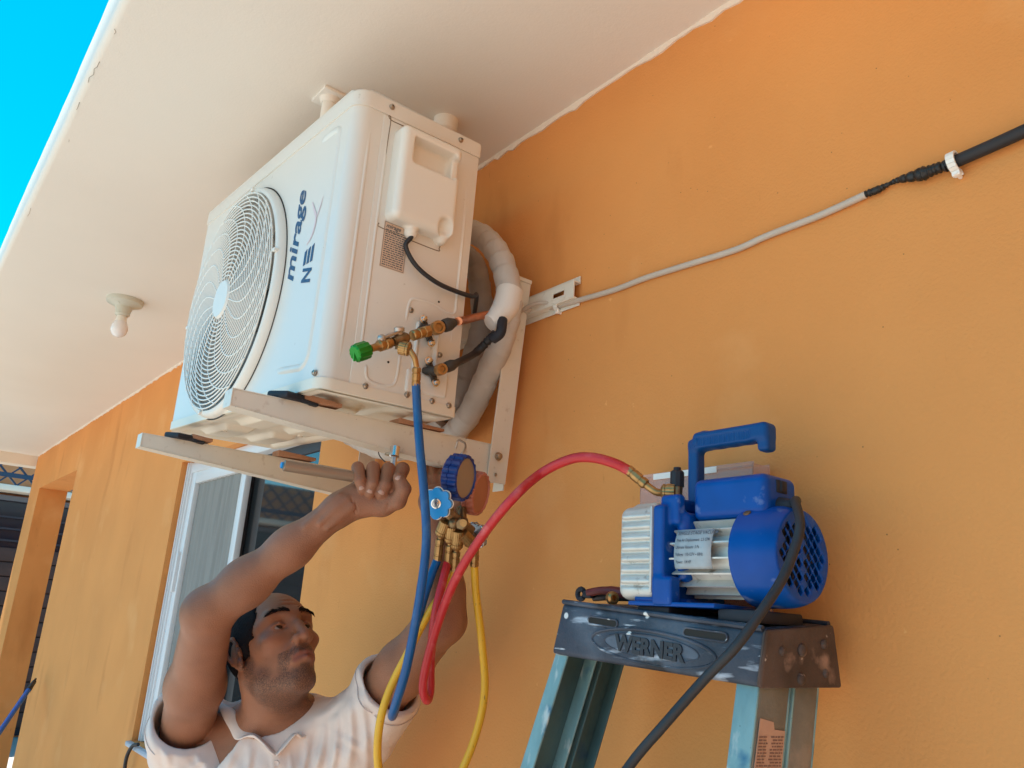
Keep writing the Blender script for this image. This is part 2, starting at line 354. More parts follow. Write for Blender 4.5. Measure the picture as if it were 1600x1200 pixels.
# ------------------------------------------------------------------ implicit surfaces (for cast shapes and the figure)
class Field:
    def __init__(s, lo, hi, h):
        s.lo = np.array(lo, float); s.h = h; s.n = np.maximum(4, np.ceil((np.array(hi) - s.lo) / h).astype(int) + 1)
        s.G = np.full(s.n, 1.0, np.float32)
        s.ax = [(s.lo[i] + np.arange(s.n[i]) * h).astype(np.float32) for i in range(3)]
    def _sub(s, lo, hi):
        a = np.clip(np.floor((np.array(lo) - s.lo) / s.h).astype(int), 0, s.n); b = np.clip(np.ceil((np.array(hi) - s.lo) / s.h).astype(int) + 1, 0, s.n)
        if (b <= a).any(): return None, None
        sl = tuple(slice(a[i], b[i]) for i in range(3))
        return sl, (s.ax[0][sl[0]][:, None, None], s.ax[1][sl[1]][None, :, None], s.ax[2][sl[2]][None, None, :])
    def _op(s, sl, d, k, op):
        g = s.G[sl]
        if op == 'add':
            if k <= 0: s.G[sl] = np.minimum(g, d); return
            hh = np.clip(.5 + .5 * (g - d) / k, 0, 1); s.G[sl] = g * (1 - hh) + d * hh - k * hh * (1 - hh)
        elif op == 'sub':
            d = -d; kk = max(k, 1e-6); hh = np.clip(.5 - .5 * (g - d) / kk, 0, 1); s.G[sl] = g * (1 - hh) + d * hh + kk * hh * (1 - hh)
        elif op == 'int': s.G[sl] = np.maximum(g, d)
    def cap(s, a, b, ra, rb=None, k=.01, op='add'):
        a = np.array(a, float); b = np.array(b, float); rb = ra if rb is None else rb; m = max(ra, rb) + k + 2 * s.h
        sl, P = s._sub(np.minimum(a, b) - m, np.maximum(a, b) + m)
        if sl is None: return s
        v = b - a; L = max(v @ v, 1e-12); px, py, pz = P[0] - a[0], P[1] - a[1], P[2] - a[2]
        t = np.clip((px * v[0] + py * v[1] + pz * v[2]) / L, 0, 1)
        d = np.sqrt((px - v[0] * t) ** 2 + (py - v[1] * t) ** 2 + (pz - v[2] * t) ** 2) - (ra + (rb - ra) * t)
        s._op(sl, d, k, op); return s
    def ell(s, c, r, k=.01, op='add', R=None):
        """ellipsoid; R rows = its axes in world"""
        c = np.array(c, float); r = np.array(r, float); m = r.max() + k + 2 * s.h
        sl, P = s._sub(c - m, c + m)
        if sl is None: return s
        p = [P[i] - c[i] for i in range(3)]
        if R is not None: p = [R[i][0] * p[0] + R[i][1] * p[1] + R[i][2] * p[2] for i in range(3)]
        k0 = np.sqrt((p[0] / r[0]) ** 2 + (p[1] / r[1]) ** 2 + (p[2] / r[2]) ** 2); k1 = np.sqrt((p[0] / r[0] ** 2) ** 2 + (p[1] / r[1] ** 2) ** 2 + (p[2] / r[2] ** 2) ** 2)
        d = np.where(k1 > 1e-6, k0 * (k0 - 1) / np.maximum(k1, 1e-6), -r.min())
        s._op(sl, d, k, op); return s
    def rbox(s, c, hs_, rad, k=.003, op='add', R=None):
        c = np.array(c, float); hs_ = np.array(hs_, float); m = np.linalg.norm(hs_) + k + 2 * s.h
        sl, P = s._sub(c - m, c + m)
        if sl is None: return s
        p = [P[i] - c[i] for i in range(3)]
        if R is not None: p = [R[i][0] * p[0] + R[i][1] * p[1] + R[i][2] * p[2] for i in range(3)]
        q_ = [np.abs(p[i]) - (hs_[i] - rad) for i in range(3)]
        d = np.sqrt(sum(np.maximum(v, 0) ** 2 for v in q_)) + np.minimum(np.maximum(np.maximum(q_[0], q_[1]), q_[2]), 0) - rad
        s._op(sl, d, k, op); return s
    def plane(s, p, nrm):
        """keep the side the normal points away from"""
        p = np.array(p, float); nrm = np.array(nrm, float); nrm /= np.linalg.norm(nrm)
        d = (s.ax[0] - p[0])[:, None, None] * nrm[0] + (s.ax[1] - p[1])[None, :, None] * nrm[1] + (s.ax[2] - p[2])[None, None, :] * nrm[2]
        s.G = np.maximum(s.G, d.astype(np.float32)); return s
    def coords(s): return np.meshgrid(*s.ax, indexing='ij')
    def mesh(s, smooth=0):
        G = s.G; n = np.array(G.shape); I = G < 0
        C = np.zeros(tuple(n - 1) + (3,), np.float32); cnt = np.zeros(tuple(n - 1), np.float32); E = []
        for a in range(3):
            sa = [slice(None)] * 3; sb = [slice(None)] * 3; sa[a] = slice(0, -1); sb[a] = slice(1, None)
            g0, g1 = G[tuple(sa)], G[tuple(sb)]; X = I[tuple(sa)] != I[tuple(sb)]
            with np.errstate(divide='ignore', invalid='ignore'): t = np.where(X, g0 / (g0 - g1), 0).astype(np.float32)
            E.append((X, I[tuple(sa)])); b, c = [i for i in range(3) if i != a]
            for db in (0, 1):
                for dc in (0, 1):
                    se = [slice(None)] * 3; se[b] = slice(db, n[b] - 1 + db); se[c] = slice(dc, n[c] - 1 + dc)
                    x = X[tuple(se)]; cnt += x; C[..., a] += np.where(x, t[tuple(se)], 0)
                    C[..., b] += x * db; C[..., c] += x * dc
        act = cnt > 0; idx = -np.ones(act.shape, np.int64); idx[act] = np.arange(act.sum())
        ijk = np.argwhere(act); V = (ijk + C[act] / cnt[act][:, None]) * s.h + s.lo
        F = []
        for a in range(3):
            X, In = E[a]; b, c = [i for i in range(3) if i != a]
            if a == 1: b, c = c, b
            p = np.argwhere(X); ok = (p[:, b] > 0) & (p[:, c] > 0) & (p[:, b] < n[b] - 1) & (p[:, c] < n[c] - 1); p = p[ok]
            ins = In[tuple(p.T)]
            def cell(db, dc): qq = p.copy(); qq[:, b] -= db; qq[:, c] -= dc; return idx[tuple(qq.T)]
            f = np.stack([cell(0, 0), cell(1, 0), cell(1, 1), cell(0, 1)], 1)
            f[~ins] = f[~ins][:, ::-1]; F.append(f)
        F = np.concatenate(F); 
        for _ in range(smooth):
            S = np.zeros_like(V); N = np.zeros(len(V))
            for k in range(4):
                for j in (1, 3): np.add.at(S, F[:, k], V[F[:, (k + j) % 4]]); np.add.at(N, F[:, k], 1)
            V = V * .4 + .6 * S / np.maximum(N, 1)[:, None]
        return V, F

# ================================================================== SETTING
g = MB(); g.grid(lambda u, v: (-300 + 600 * u, -300 + 600 * v, 0), 2, 2)
tag(build('ground', g, M['ground'], smooth=0), kind='structure')

WT = .204; CEIL = 2.678
house = thing('orange_house', (-2.5, 0, 0), 'orange painted house wall with a cream roof overhang and a white framed window', 'house')
wm = MB()
xs = [-7.85, -7.39, -5.96, -3.585, -2.2, 3.2]
wm.b2((xs[0], 0, 0), (xs[1], WT, CEIL)); wm.b2((xs[1], 0, 2.365), (xs[2], WT, CEIL)); wm.b2((xs[2], 0, 0), (xs[3], WT, CEIL))
wm.b2((xs[3], 0, 0), (xs[4], WT, 1.05)); wm.b2((xs[3], 0, 2.16), (xs[4], WT, CEIL)); wm.b2((xs[4], 0, 0), (xs[5], WT, CEIL))
for a, b in ((xs[0], xs[1]), ): pass
wm.b2((3.0, -7.0, 0), (3.2, -.0005, CEIL)); wm.b2((-5.96, WT, 0), (-5.86, 4, CEIL))                                   # unseen wing added to dim and warm light; house end wall behind the passage
wall = build('wall', wm, M['wall'], house, smooth=0)
# ragged line of ceiling plaster overlapping the top of the wall
tr = MB(); px0 = -7.85; pts = []
while px0 < 3.1:
    pts.append((px0, .005 + .002 * math.sin(px0 * 9) + rng.rand() ** 3 * .009)); px0 += .012 + rng.rand() * .03
for (a, ha), (b, hb) in zip(pts, pts[1:]):
    if b - a > 0: tr.bm.faces.new([tr.bm.verts.new(v) for v in ((a, -.004, CEIL - ha), (b, -.004, CEIL - hb), (b, -.009, CEIL + .002), (a, -.009, CEIL + .002))])
    tr.bm.faces.new([tr.bm.verts.new(v) for v in ((a, -.004, CEIL - ha), (a, .001, CEIL - ha), (b, .001, CEIL - hb), (b, -.004, CEIL - hb))])
bmesh.ops.remove_doubles(tr.bm, verts=tr.bm.verts[:], dist=1e-5)
build('plaster_line', tr, M['cream'], house)
ro = MB()
def soff(u, v):
    return (-7.9 + 11.4 * u, -.848 + .848 * v, CEIL)
ED = -.838
# soffit with a slightly wavy outer edge and a rounded drip edge
NX = 160; prof = [(4.5, CEIL + .16), (ED + .0, CEIL + .16), (ED - .004, CEIL + .13), (ED - .004, CEIL + .016), (ED - .002, CEIL + .009), (ED + .005, CEIL + .002), (ED + .012, CEIL), (-.4, CEIL), (.0, CEIL), (4.5, CEIL)]
cols = []
for i in range(NX + 1):
    x = -7.9 + 11.4 * i / NX; wob = .0008 * math.sin(x * 5.3 + 1) + (rng.rand() - .5) * .0012
    cols.append([ro.bm.verts.new((x, y + (wob if y < -.5 else 0), z)) for y, z in prof])
for a, b in zip(cols, cols[1:]):
    for k in range(len(prof) - 1): ro.bm.faces.new((a[k], b[k], b[k + 1], a[k + 1]))
    ro.bm.faces.new((a[-1], b[-1], b[0], a[0]))
ro.bm.faces.new(cols[0][::-1]); ro.bm.faces.new(cols[-1])
roof = build('roof_overhang', ro, M['soffit'], house, smooth=50)
for pl_c in (((150, 96), (147, 104), (143, 108), (141, 116), (136, 122), (134, 129)), ((119, 160), (117, 168), (115, 171)), ((175, 45), (177, 50), (175, 54)), ((44, 325), (42, 333), (40, 338)), ((104, 218), (102, 222))):
    ck = MB(); ck.tube([at(a_ + 4, b_, z=CEIL) + Vector((rng.randn() * .001, rng.randn() * .001, 0)) for a_, b_ in pl_c], .0006, 5); build('crack', ck, mat('crack_line', (.38, .33, .27), .9), roof)  # thin dark line along each crack
bmm = MB(); bmm.b2((-8.05, -.86, 2.59), (-7.88, 4.2, CEIL + .1)); build('end_beam', bmm, M['cream'], house, smooth=0)
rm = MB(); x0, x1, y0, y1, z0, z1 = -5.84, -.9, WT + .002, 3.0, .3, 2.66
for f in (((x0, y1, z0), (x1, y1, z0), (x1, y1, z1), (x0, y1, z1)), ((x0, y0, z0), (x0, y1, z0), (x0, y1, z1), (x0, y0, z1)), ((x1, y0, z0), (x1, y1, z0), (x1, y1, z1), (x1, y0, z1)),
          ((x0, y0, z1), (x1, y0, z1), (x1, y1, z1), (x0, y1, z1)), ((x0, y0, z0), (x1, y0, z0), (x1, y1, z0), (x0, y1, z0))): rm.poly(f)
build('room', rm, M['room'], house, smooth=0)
# window
wf = MB(); WY = .032; fw = .045
X0, X1, Z0, Z1 = -3.583, -2.202, 1.052, 2.158
def fr(mb, a, b, c, d_, w_, y_, dp, bev=.004):
    """rectangular frame x a..b, z c..d_"""
    mb.b2((a, y_, c), (a + w_, y_ + dp, d_), bev); mb.b2((b - w_, y_, c), (b, y_ + dp, d_), bev)
    mb.b2((a + w_, y_ + .001, d_ - w_), (b - w_, y_ + dp - .001, d_), bev); mb.b2((a + w_, y_ + .001, c), (b - w_, y_ + dp - .001, c + w_), bev)
fr(wf, X0, X1, Z0, Z1, fw, WY, .07)
wf.b2((X0 + .012, WY - .012, Z0), (X0 + .022, WY, Z1)); wf.b2((X0 + .03, WY - .008, Z0), (X0 + .036, WY, Z1))
win = build('window', wf, M['frame'], house)
XM = -2.93
s1 = MB(); fr(s1, X0 + fw - .004, XM + .03, Z0 + fw - .003, Z1 - fw + .003, .05, WY + .008, .024); build('sash', s1, M['frame'], win)
c1 = MB(); c1.grid(lambda u, v: (X0 + fw + .04 + (XM - X0 - fw - .05) * u, WY + .026 + .004 * math.sin(u * 70) * (1), Z0 + fw + .04 + (Z1 - Z0 - 2 * fw - .08) * v), 60, 2); build('screen', c1, M['curtain'], win)
s2 = MB(); fr(s2, XM - .03, X1 - fw + .004, Z0 + fw - .003, Z1 - fw + .003, .04, WY + .038, .024); o = build('sash', s2, M['lattice'], win)
p2 = MB(); p2.b2((XM + .008, WY + .046, Z0 + fw + .035), (X1 - fw - .034, WY + .05, Z1 - fw - .035)); build('pane', p2, M['glass'], win)
hd = MB(); hd.b2((X0 + .055, WY - .006, 1.62), (X0 + .075, WY + .010, 1.78), .003); build('latch', hd, M['frame'], win)
sl = MB(); sl.b2((X0 - .02, -.018, 1.03), (X1 + .02, WY + .02, 1.0485), .004); build('sill', sl, mat('sill_tile', (.42, .48, .56), .4), win)

# ceiling lamp
L0 = at(196, 469, z=CEIL)
lamp = thing('ceiling_lamp', (L0.x, L0.y, CEIL), 'bare white bulb in a round ceramic holder on the cream soffit', 'lamp')
RB = .066
lb = MB(); lb.lathe((L0.x, L0.y, CEIL), (0, 0, -1), [(0, RB), (.010, RB), (.016, RB * .96), (.022, RB * .72), (.030, RB * .48), (.052, RB * .40), (.060, .027), (.064, .024), (.066, .020)], 36)
lb.b2((L0.x - .045, L0.y + .018, CEIL - .027), (L0.x - .02, L0.y + .030, CEIL - .018), .003); lb.b2((L0.x + .015, L0.y - .03, CEIL - .027), (L0.x + .035, L0.y - .02, CEIL - .02), .003)
build('lamp_base', lb, M['porcelain'], lamp)
so = MB(); so.lathe((L0.x, L0.y, CEIL - .058), (0, 0, -1), [(0, .0155), (.008, .0165), (.010, .0175), (.032, .0215)], 28); build('bulb_collar', so, M['plastic'], lamp)
bu = MB(); bu.lathe((L0.x, L0.y, CEIL - .088), (0, 0, -1), [(0, .021), (.007, .0245), (.017, .0285), (.029, .0305), (.041, .0290), (.051, .0235), (.058, .016), (.062, .007), (.0625, .001)], 32); build('bulb', bu, M['bulb'], lamp)
# pipes through the soffit
P = at(517, 152, z=CEIL); dp = MB(); dp.cyl(P, P - Vector((0, 0, .16)), .017); dp.box(P - Vector((0, 0, .004)), (.07, .06, .008), .002); dp.lathe(P, (0, 0, -1), [(.008, .024), (.02, .019)], 20)
tag(build('drain_pipe', dp, M['pvc'], loc=P), 'thin white pipe with a flange coming down from the soffit behind the fan unit', 'pipe')
P = at(697, 188, z=CEIL); dp = MB(); dp.lathe(P + Vector((0, 0, .002)), (0, 0, -1), [(0, .028), (.018, .028), (.030, .026), (.036, .02), (.038, .01)], 28)
tag(build('round_vent', dp, M['pvc'], loc=P), 'round white vent stub under the soffit above the rear corner of the fan unit', 'vent')

# neighbour building beyond the passage
NXX = -10.6
def N(px, py): return at(px, py, x=NXX)
zt = N(0, 718).z + .25; zl0 = N(20, 760).z; zl1 = N(20, 772).z; zg = zl1 - .06
nb = thing('neighbour_house', (NXX, 1, 0), 'neighbouring house front with a blue lattice parapet above dark glass', 'house')
m = MB(); m.b2((NXX - .5, -6, 0), (NXX - .35, 9, zt)); build('wall', m, M['tile'], nb, smooth=0)
m = MB(); m.b2((NXX - .35, -6, zl0 - .055), (NXX + .05, 9, zl0 + .012), .006); build('ledge', m, M['cream'], nb)
m = MB(); stp = .20; zt2 = zt - .05; hgt = zt2 - zl0 - .02
for k in range(-20, 50):
    y = -3 + k * stp
    for sg in (1, -1): m.beam((NXX + .01 * sg, y, zl0 + .014), (NXX + .01 * sg, y + sg * hgt, zt2), .018, .04, up=(1, 0, 0))
zm = N(20, 744).z
m.b2((NXX + .021, -4, zm - .02), (NXX + .045, 9, zm + .03)); build('lattice', m, M['bluelattice'], nb, smooth=0)
m = MB(); m.b2((NXX - .34, -6, .02), (NXX - .30, 9, zl0 - .1)); gl = build('glass_front', m, M['shopglass'], nb, smooth=0)
m = MB(); m.b2((NXX - .28, -6, zl0 - .14), (NXX - .2, 9, zl0 - .085)); 
for y in np.arange(-5.5, 9, 1.35): m.b2((NXX - .29, y, .02), (NXX - .22, y + .05, zl0 - .14))
build('frame', m, mat('grey_frame', (.12, .13, .16), .5), nb, smooth=0)
zb = N(20, 855).z
m = MB()
for k in range(int(zb / .16)): m.b2((NXX - .295, -6, zb - .16 * k - .15), (NXX - .26, 9, zb - .16 * k), .01)
build('blind', m, M['brown'], nb)
m = MB()
for k in range(3): m.b2((NXX - .285, -6, zb + .07 + .13 * k), (NXX - .25, 9, zb + .09 + .13 * k))
build('rail', m, mat('dark_rail', (.03, .03, .045), .5), nb, smooth=0)
# mop handle leaning in the passage
a = at(55, 1063, y=-.05); b = at(2, 1140, y=-.22); dd = (b - a); b2_ = a + dd * (a.z / -dd.z) * .995
pole = thing('mop_pole', b2_, 'blue mop pole with a black hanging tip leaning by the far passage', 'pole')
m = MB(); m.cyl(a + dd.normalized() * .1, b2_, .013); build('handle', m, M['polebl'], pole)
m = MB(); m.cyl(a + dd.normalized() * .1, a + dd.normalized() * .012, .015, .011); m.tube([a + dd.normalized() * .02 + Vector((0, 0, .012)), a + Vector((.01, 0, .01)), a - dd.normalized() * .012, a + Vector((-.01, 0, -.012)), a + dd.normalized() * .02], .004); build('grip', m, M['blackgrip'], pole)
# black cable at the window sill
pts = spline([at(216, 1163, y=-.02), at(207, 1166, y=-.03), at(199, 1180, y=-.035), at(195, 1200, y=-.03), at(193, 1240, y=-.02), at(196, 1330, y=-.012)])
m = MB(); m.tube(pts, .007); tag(build('black_cable', m, M['cord'], loc=pts[-1]), 'black cable curving down the wall from the window sill corner', 'cable')

# ================================================================== WALL CABLE
pts = spline([at(770, 512, y=-.07), at(800, 492, y=-.045), at(840, 483, y=-.012), at(870, 479, y=-.008), at(905, 469, y=-.007), at(960, 453, y=-.006), at(1010, 434, y=-.006), at(1080, 412, y=-.006), at(1150, 390, y=-.006), at(1200, 368, y=-.006), at(1280, 337, y=-.006), at(1353, 304, y=-.007)], 10)
wc = thing('wall_cable', at(1100, 406, y=0), 'pale grey cable running up the orange wall, spliced to black conduit', 'cable')
m = MB(); m.tube(pts, .0052, 12); build('sheath', m, M['greycable'], wc)
m = MB(); pts2 = spline([at(770, 520, y=-.085), at(800, 492 + 4, y=-.05), at(835, 475, y=-.03), at(868, 474, y=-.012)], 8); m.tube(pts2, .0042, 10); build('branch', m, M['greycable'], wc)
sp = spline([at(1351, 304, y=-.007), at(1370, 297, y=-.008), at(1390, 287, y=-.007), at(1405, 281, y=-.01), at(1440, 272, y=-.013), at(1462, 264, y=-.013), at(1486, 256, y=-.012)], 14)
rad = [1.05, 1.35, .62, 1.0, 2.1, 1.7, 1.55]
n_ = len(sp); rr = [(.0052 * (rad[min(int(i / 14), 5)] * (1 - (i % 14) / 14) + rad[min(int(i / 14) + 1, 6)] * ((i % 14) / 14))) * (1 + .10 * math.sin(i * 1.3) + .06 * rng.randn()) for i in range(n_)]
m = MB(); m.tube(sp, [r_ * .82 for r_ in rr], 11); build('tape_splice', m, M['blacktape'], wc)
m = MB(); pe = [at(1480, 259, y=-.013), at(1492, 253, y=-.013), at(1600, 205, y=-.013), at(1800, 110, y=-.013)]; m.tube(spline(pe), .0082, 16); build('conduit', m, M['conduit'], wc)
def clip(P, ax, r, lab):
    ax = Vector(ax).normalized(); m = MB(); nn = []
    up = ax.cross(Vector((0, 1, 0))).normalized()
    for k in range(11):
        a_ = PI * (-.1 + 1.25 * k / 10); nn.append(P + up * math.cos(a_) * (r + .002) + Vector((0, -1, 0)) * math.sin(a_) * (r + .002))
    nn.append(nn[-1] - up * .004 + Vector((0, .004, 0)))
    for s_ in (-1, 1): pass
    for a_, b_ in zip(nn, nn[1:]): m.beam(a_, b_, .010, .003, up=(b_ - a_).cross(ax))
    m.cyl(P - up * (r + .006) + Vector((0, P.y * 0 - .004, 0)), P - up * (r + .006) + Vector((0, .012, 0)), .0025)
    m.beam(P - up * (r - .001), P - up * (r + .009), .010, .006, up=(0, 1, 0), bev=.001)
    tag(build('cable_clip', m, M['clip'], loc=P), lab, 'clip', 'white clips on the wall cable')
clip(at(872, 479, y=-.009), at(905, 469, y=-.007) - at(860, 480, y=-.007), .006, 'small white clip holding the thin grey cable beside the bracket rail')
clip(at(1491, 254, y=-.013), at(1600, 205, y=-.01) - at(1492, 253, y=-.01), .011, 'white clip around the thick black conduit at upper right')

# ================================================================== FAN UNIT (air conditioner), local frame: x -W..0, y 0..D, z -H..0
AQ = np.array([[0.99874, -0.01516, 0.04791], [0.01612, 0.99968, -0.01961], [-0.0476, 0.02036, 0.99866]]); AP = (-1.1687, -0.4813, 2.5013)
W, D, H = .80, .272, .562
U_, S_, V_ = np.linalg.svd(AQ); AQ = U_ @ V_
AM = Matrix([list(AQ[i]) + [AP[i]] for i in range(3)] + [[0, 0, 0, 1]])
ac = thing('air_conditioner', None, 'cream outdoor fan unit with a round grille sitting on the wall brackets', 'air conditioner', M=AM)
def acat(px, py, face, off=0.0):
    """unit-local point seen at a photo pixel on one face of the unit (moved out by off)"""
    r = AQ.T @ (CAM_M.T @ np.array([(px - 800) / FPX, -(py - 600) / FPX, -1.0])); c = AQ.T @ (CAM_C - np.array(AP))
    i = {'front': 1, 'side': 0, 'bot': 2}[face]; v = {'front': 0, 'side': 0, 'bot': -H}[face] + off
    return Vector((c + r * (v - c[i]) / r[i]).tolist())
def aw(p): return AM @ Vector(p)
FX, FZ, FR = -.478, -.308, .252
def footprint(ins=0.0, rr=.028, rl=.02):
    pts = []
    def arc(cx, cy, r, a0, a1, n=8):
        for k in range(n + 1):
            a_ = math.radians(a0 + (a1 - a0) * k / n); pts.append((cx + r * math.cos(a_), cy + r * math.sin(a_)))
    arc(-rr + ins, rr - ins, rr, -90, 0); arc(-.006 + ins, D - .006 + ins, .006, 0, 90, 3); arc(-W + .006 - ins, D - .006 + ins, .006, 90, 180, 3); arc(-W + rl - ins, rl - ins, rl, 180, 270)
    return pts
cm = MB(); fp = footprint(); ZT, ZB = -.030, -H + .012
top = [cm.bm.verts.new((x, y, ZT)) for x, y in fp]; bot = [cm.bm.verts.new((x, y, ZB)) for x, y in fp]; n_ = len(fp)
for i in range(n_ - 1): cm.bm.faces.new((bot[i], bot[i + 1], top[i + 1], top[i]))
cm.bm.faces.new(top)
# front sheet with the round opening
xl, xr = -W + .02, -.028; NS = 96; ring = []; outer = []
RO = FR - .004
for k in range(NS):
    a_ = 2 * PI * k / NS; c_, s_ = math.cos(a_), math.sin(a_)
    ring.append((FX + RO * c_, 0, FZ + RO * s_))
    tx = ((xr - FX) / c_ if c_ > 0 else (xl - FX) / c_) if abs(c_) > 1e-6 else 1e9
    tz = ((ZT - FZ) / s_ if s_ > 0 else (ZB - FZ) / s_) if abs(s_) > 1e-6 else 1e9
    t = min(tx, tz); outer.append((FX + t * c_, 0, FZ + t * s_, tx < tz))
rv = [cm.bm.verts.new(p) for p in ring]; ov = [cm.bm.verts.new(p[:3]) for p in outer]; crn = {}
for k in range(NS):
    j = (k + 1) % NS
    if outer[k][3] != outer[j][3]:
        cx_ = xr if (outer[k][0] + outer[j][0]) / 2 > FX else xl; cz_ = ZT if (outer[k][2] + outer[j][2]) / 2 > FZ else ZB
        cm.bm.faces.new((rv[k], ov[k], cm.bm.verts.new((cx_, 0, cz_)), ov[j], rv[j]))
    else: cm.bm.faces.new((rv[k], ov[k], ov[j], rv[j]))
duct = [cm.bm.verts.new((FX + (RO - .006) * math.cos(2 * PI * k / NS), .02, FZ + (RO - .006) * math.sin(2 * PI * k / NS))) for k in range(NS)]
duct2 = [cm.bm.verts.new((FX + (RO - .006) * math.cos(2 * PI * k / NS), .15, FZ + (RO - .006) * math.sin(2 * PI * k / NS))) for k in range(NS)]
for k in range(NS):
    j = (k + 1) % NS; cm.bm.faces.new((rv[k], rv[j], duct[j], duct[k])); cm.bm.faces.new((duct[k], duct[j], duct2[j], duct2[k]))
bmesh.ops.remove_doubles(cm.bm, verts=cm.bm.verts[:], dist=1e-5)
# pressed ribs on the front sheet, the corner strip and the side
def rib(mb, pts, w_, h_, nrm):
    """low pressed ridge following pts on a face"""
    pts = spline(pts, 6); n = Vector(nrm); rows = []
    for i, p in enumerate(pts):
        t = (pts[min(i + 1, len(pts) - 1)] - pts[max(i - 1, 0)]).normalized(); s_ = t.cross(n)
        e = min(1, i / 2.0, (len(pts) - 1 - i) / 2.0)
        rows.append([mb.bm.verts.new(p + s_ * w_ * a_ + n * (h_ * b_ * e - .0006)) for a_, b_ in ((-1, 0), (-.6, .55), (-.3, .95), (0, 1), (.3, .95), (.6, .55), (1, 0))])
    for a_, b_ in zip(rows, rows[1:]):
        for k in range(6): mb.bm.faces.new((a_[k], b_[k], b_[k + 1], a_[k + 1]))
def F_(px, py): p = acat(px, py, 'front'); return Vector((p.x, 0, p.z))
xg = -.058
rib(cm, [(-.14, 0, -.058), (-.082, 0, -.059), (xg - .006, 0, -.066), (xg, 0, -.09), (xg + .002, 0, -.3), (xg, 0, -.47), (xg - .004, 0, -.50), (xg - .02, 0, -.512), (-.10, 0, -.512), (-.19, 0, -.505)], .008, .0036, (0, -1, 0))
for k, (yy_, za, zb) in enumerate(((.031, -.065, -.525), (D - .024, -.05, -.50))): rib(cm, [(0, yy_, za), (0, yy_, za - .2), (0, yy_, zb)], .0045, .0022, (1, 0, 0))
build('casing', cm, M['white'], ac, world=False, smooth=40)
casing = ac.children[0]
tcv = MB(); fo = footprint(.0025); tcv.prism([(x, y, -.034) for x, y in fo], (0, 0, .034), 0)
es = [e for e in tcv.bm.edges if all(abs(v.co.z) < 1e-4 for v in e.verts)]; bmesh.ops.bevel(tcv.bm, geom=es, offset=.009, segments=4, profile=.5, affect='EDGES')
build('top_cover', tcv, M['white'], ac, world=False, smooth=50)
# base pan: rim and pressed underside
bp = MB(); fo = footprint(.002); n_ = len(fo)
r1 = [bp.bm.verts.new((x, y, -H + .022)) for x, y in fo]; r2 = [bp.bm.verts.new((x, y, -H + .003)) for x, y in fo]
r3 = [bp.bm.verts.new((x, y, -H + .0006)) for x, y in footprint(-.012)]
for i in range(n_): bp.bm.faces.new((r2[i], r2[(i + 1) % n_], r1[(i + 1) % n_], r1[i])); bp.bm.faces.new((r3[i], r3[(i + 1) % n_], r2[(i + 1) % n_], r2[i]))
def sm(a_, b_, x): t = min(1, max(0, (x - a_) / (b_ - a_))); return t * t * (3 - 2 * t)
def emb(x, y):
    u, v = x + W / 2, y - D / 2; e = min(-x, x + W, y, D - y)
    h_ = -.0 + .010 * sm(.018, .034, e)                                     # recessed field inside the rim (up)
    for cx_, cy_, rx, ry in ((-.26, -.045, .09, .035), (-.26, .06, .09, .03), (-.05, -.045, .075, .034), (-.05, .06, .075, .03), (.17, .055, .07, .032)):
        dd = max(abs(u - cx_) / rx, abs(v - cy_) / ry); h_ -= .012 * (1 - sm(.72, 1.05, dd))
    dd = math.hypot((u - .24) / .085, (v + .035) / .055); h_ -= .012 * (1 - sm(.75, 1.0, dd))
    dd = math.hypot((u - .26) / .1, (v - .06) / .04); h_ -= .007 * (1 - sm(.8, 1.0, dd))
    h_ += .006 * (1 - sm(.4, 1, abs(u - .06) / .02)) * (abs(v) < .1)
    return h_
bp.grid(lambda a_, b_: (-.003 - (W - .006) * a_, .003 + (D - .006) * b_, -H + emb(-.003 - (W - .006) * a_, .003 + (D - .006) * b_)), 150, 56)
for (u, v) in ((-.24, .12), (-.34, .16), (-.2, .06), (-.5, .2), (-.62, .07)): bp.lathe((u, v, -H + emb(u, v) - .002), (0, 0, 1), [(0, .006), (.004, .0062)], 16)
bpo = build('base_pan', bp, M['pan'], ac, world=False, smooth=60)
for (u, v, r_) in ((-.47, .225, .016), (-.42, .13, .006), (-.36, .09, .006)):
    hh = MB(); hh.lathe((u, v, -H + emb(u, v) - .0022), (0, 0, 1), [(0, r_), (.0015, r_)], 24); build('drain_hole', hh, M['hole'], bpo, world=False)
# grille
gm = MB()
gm.lathe((FX, .004, FZ), (0, -1, 0), [(0, FR + .003), (.012, FR + .002), (.019, FR - .001), (.022, FR - .005), (.022, FR - .011), (.017, FR - .014), (.004, FR - .015)], 96, cap=False)
def dome(r): return -.022 - .006 * (1 - (r / FR) ** 2)
NR = 21; r_in = .046
for k in range(NR):
    r_ = r_in + (FR - .013 - r_in) * (k + .8) / NR
    gm.tube([(FX + r_ * math.cos(a_), dome(r_), FZ + r_ * math.sin(a_)) for a_ in np.linspace(0, 2 * PI, 72, endpoint=False)], .0017, 6, closed=True)
for k in range(20):
    pts = []
    for i in range(15):
        t = i / 14; r_ = r_in * .9 + (FR - .012 - r_in * .9) * t; a_ = 2 * PI * k / 20 + .75 * t - .35 * math.sin(t * PI) + .1
        pts.append((FX + r_ * math.cos(a_), dome(r_) - .0006, FZ + r_ * math.sin(a_)))
    gm.tube(pts, .0015, 6)
for a_ in (1.35, -1.75, .2, 3.2):
    c_ = Vector((FX + (FR - .006) * math.cos(a_), -.018, FZ + (FR - .006) * math.sin(a_))); gm.box(c_, (.011, .012, .008), .002)
gr = build('grille', gm, M['grille'], ac, world=False, smooth=40)
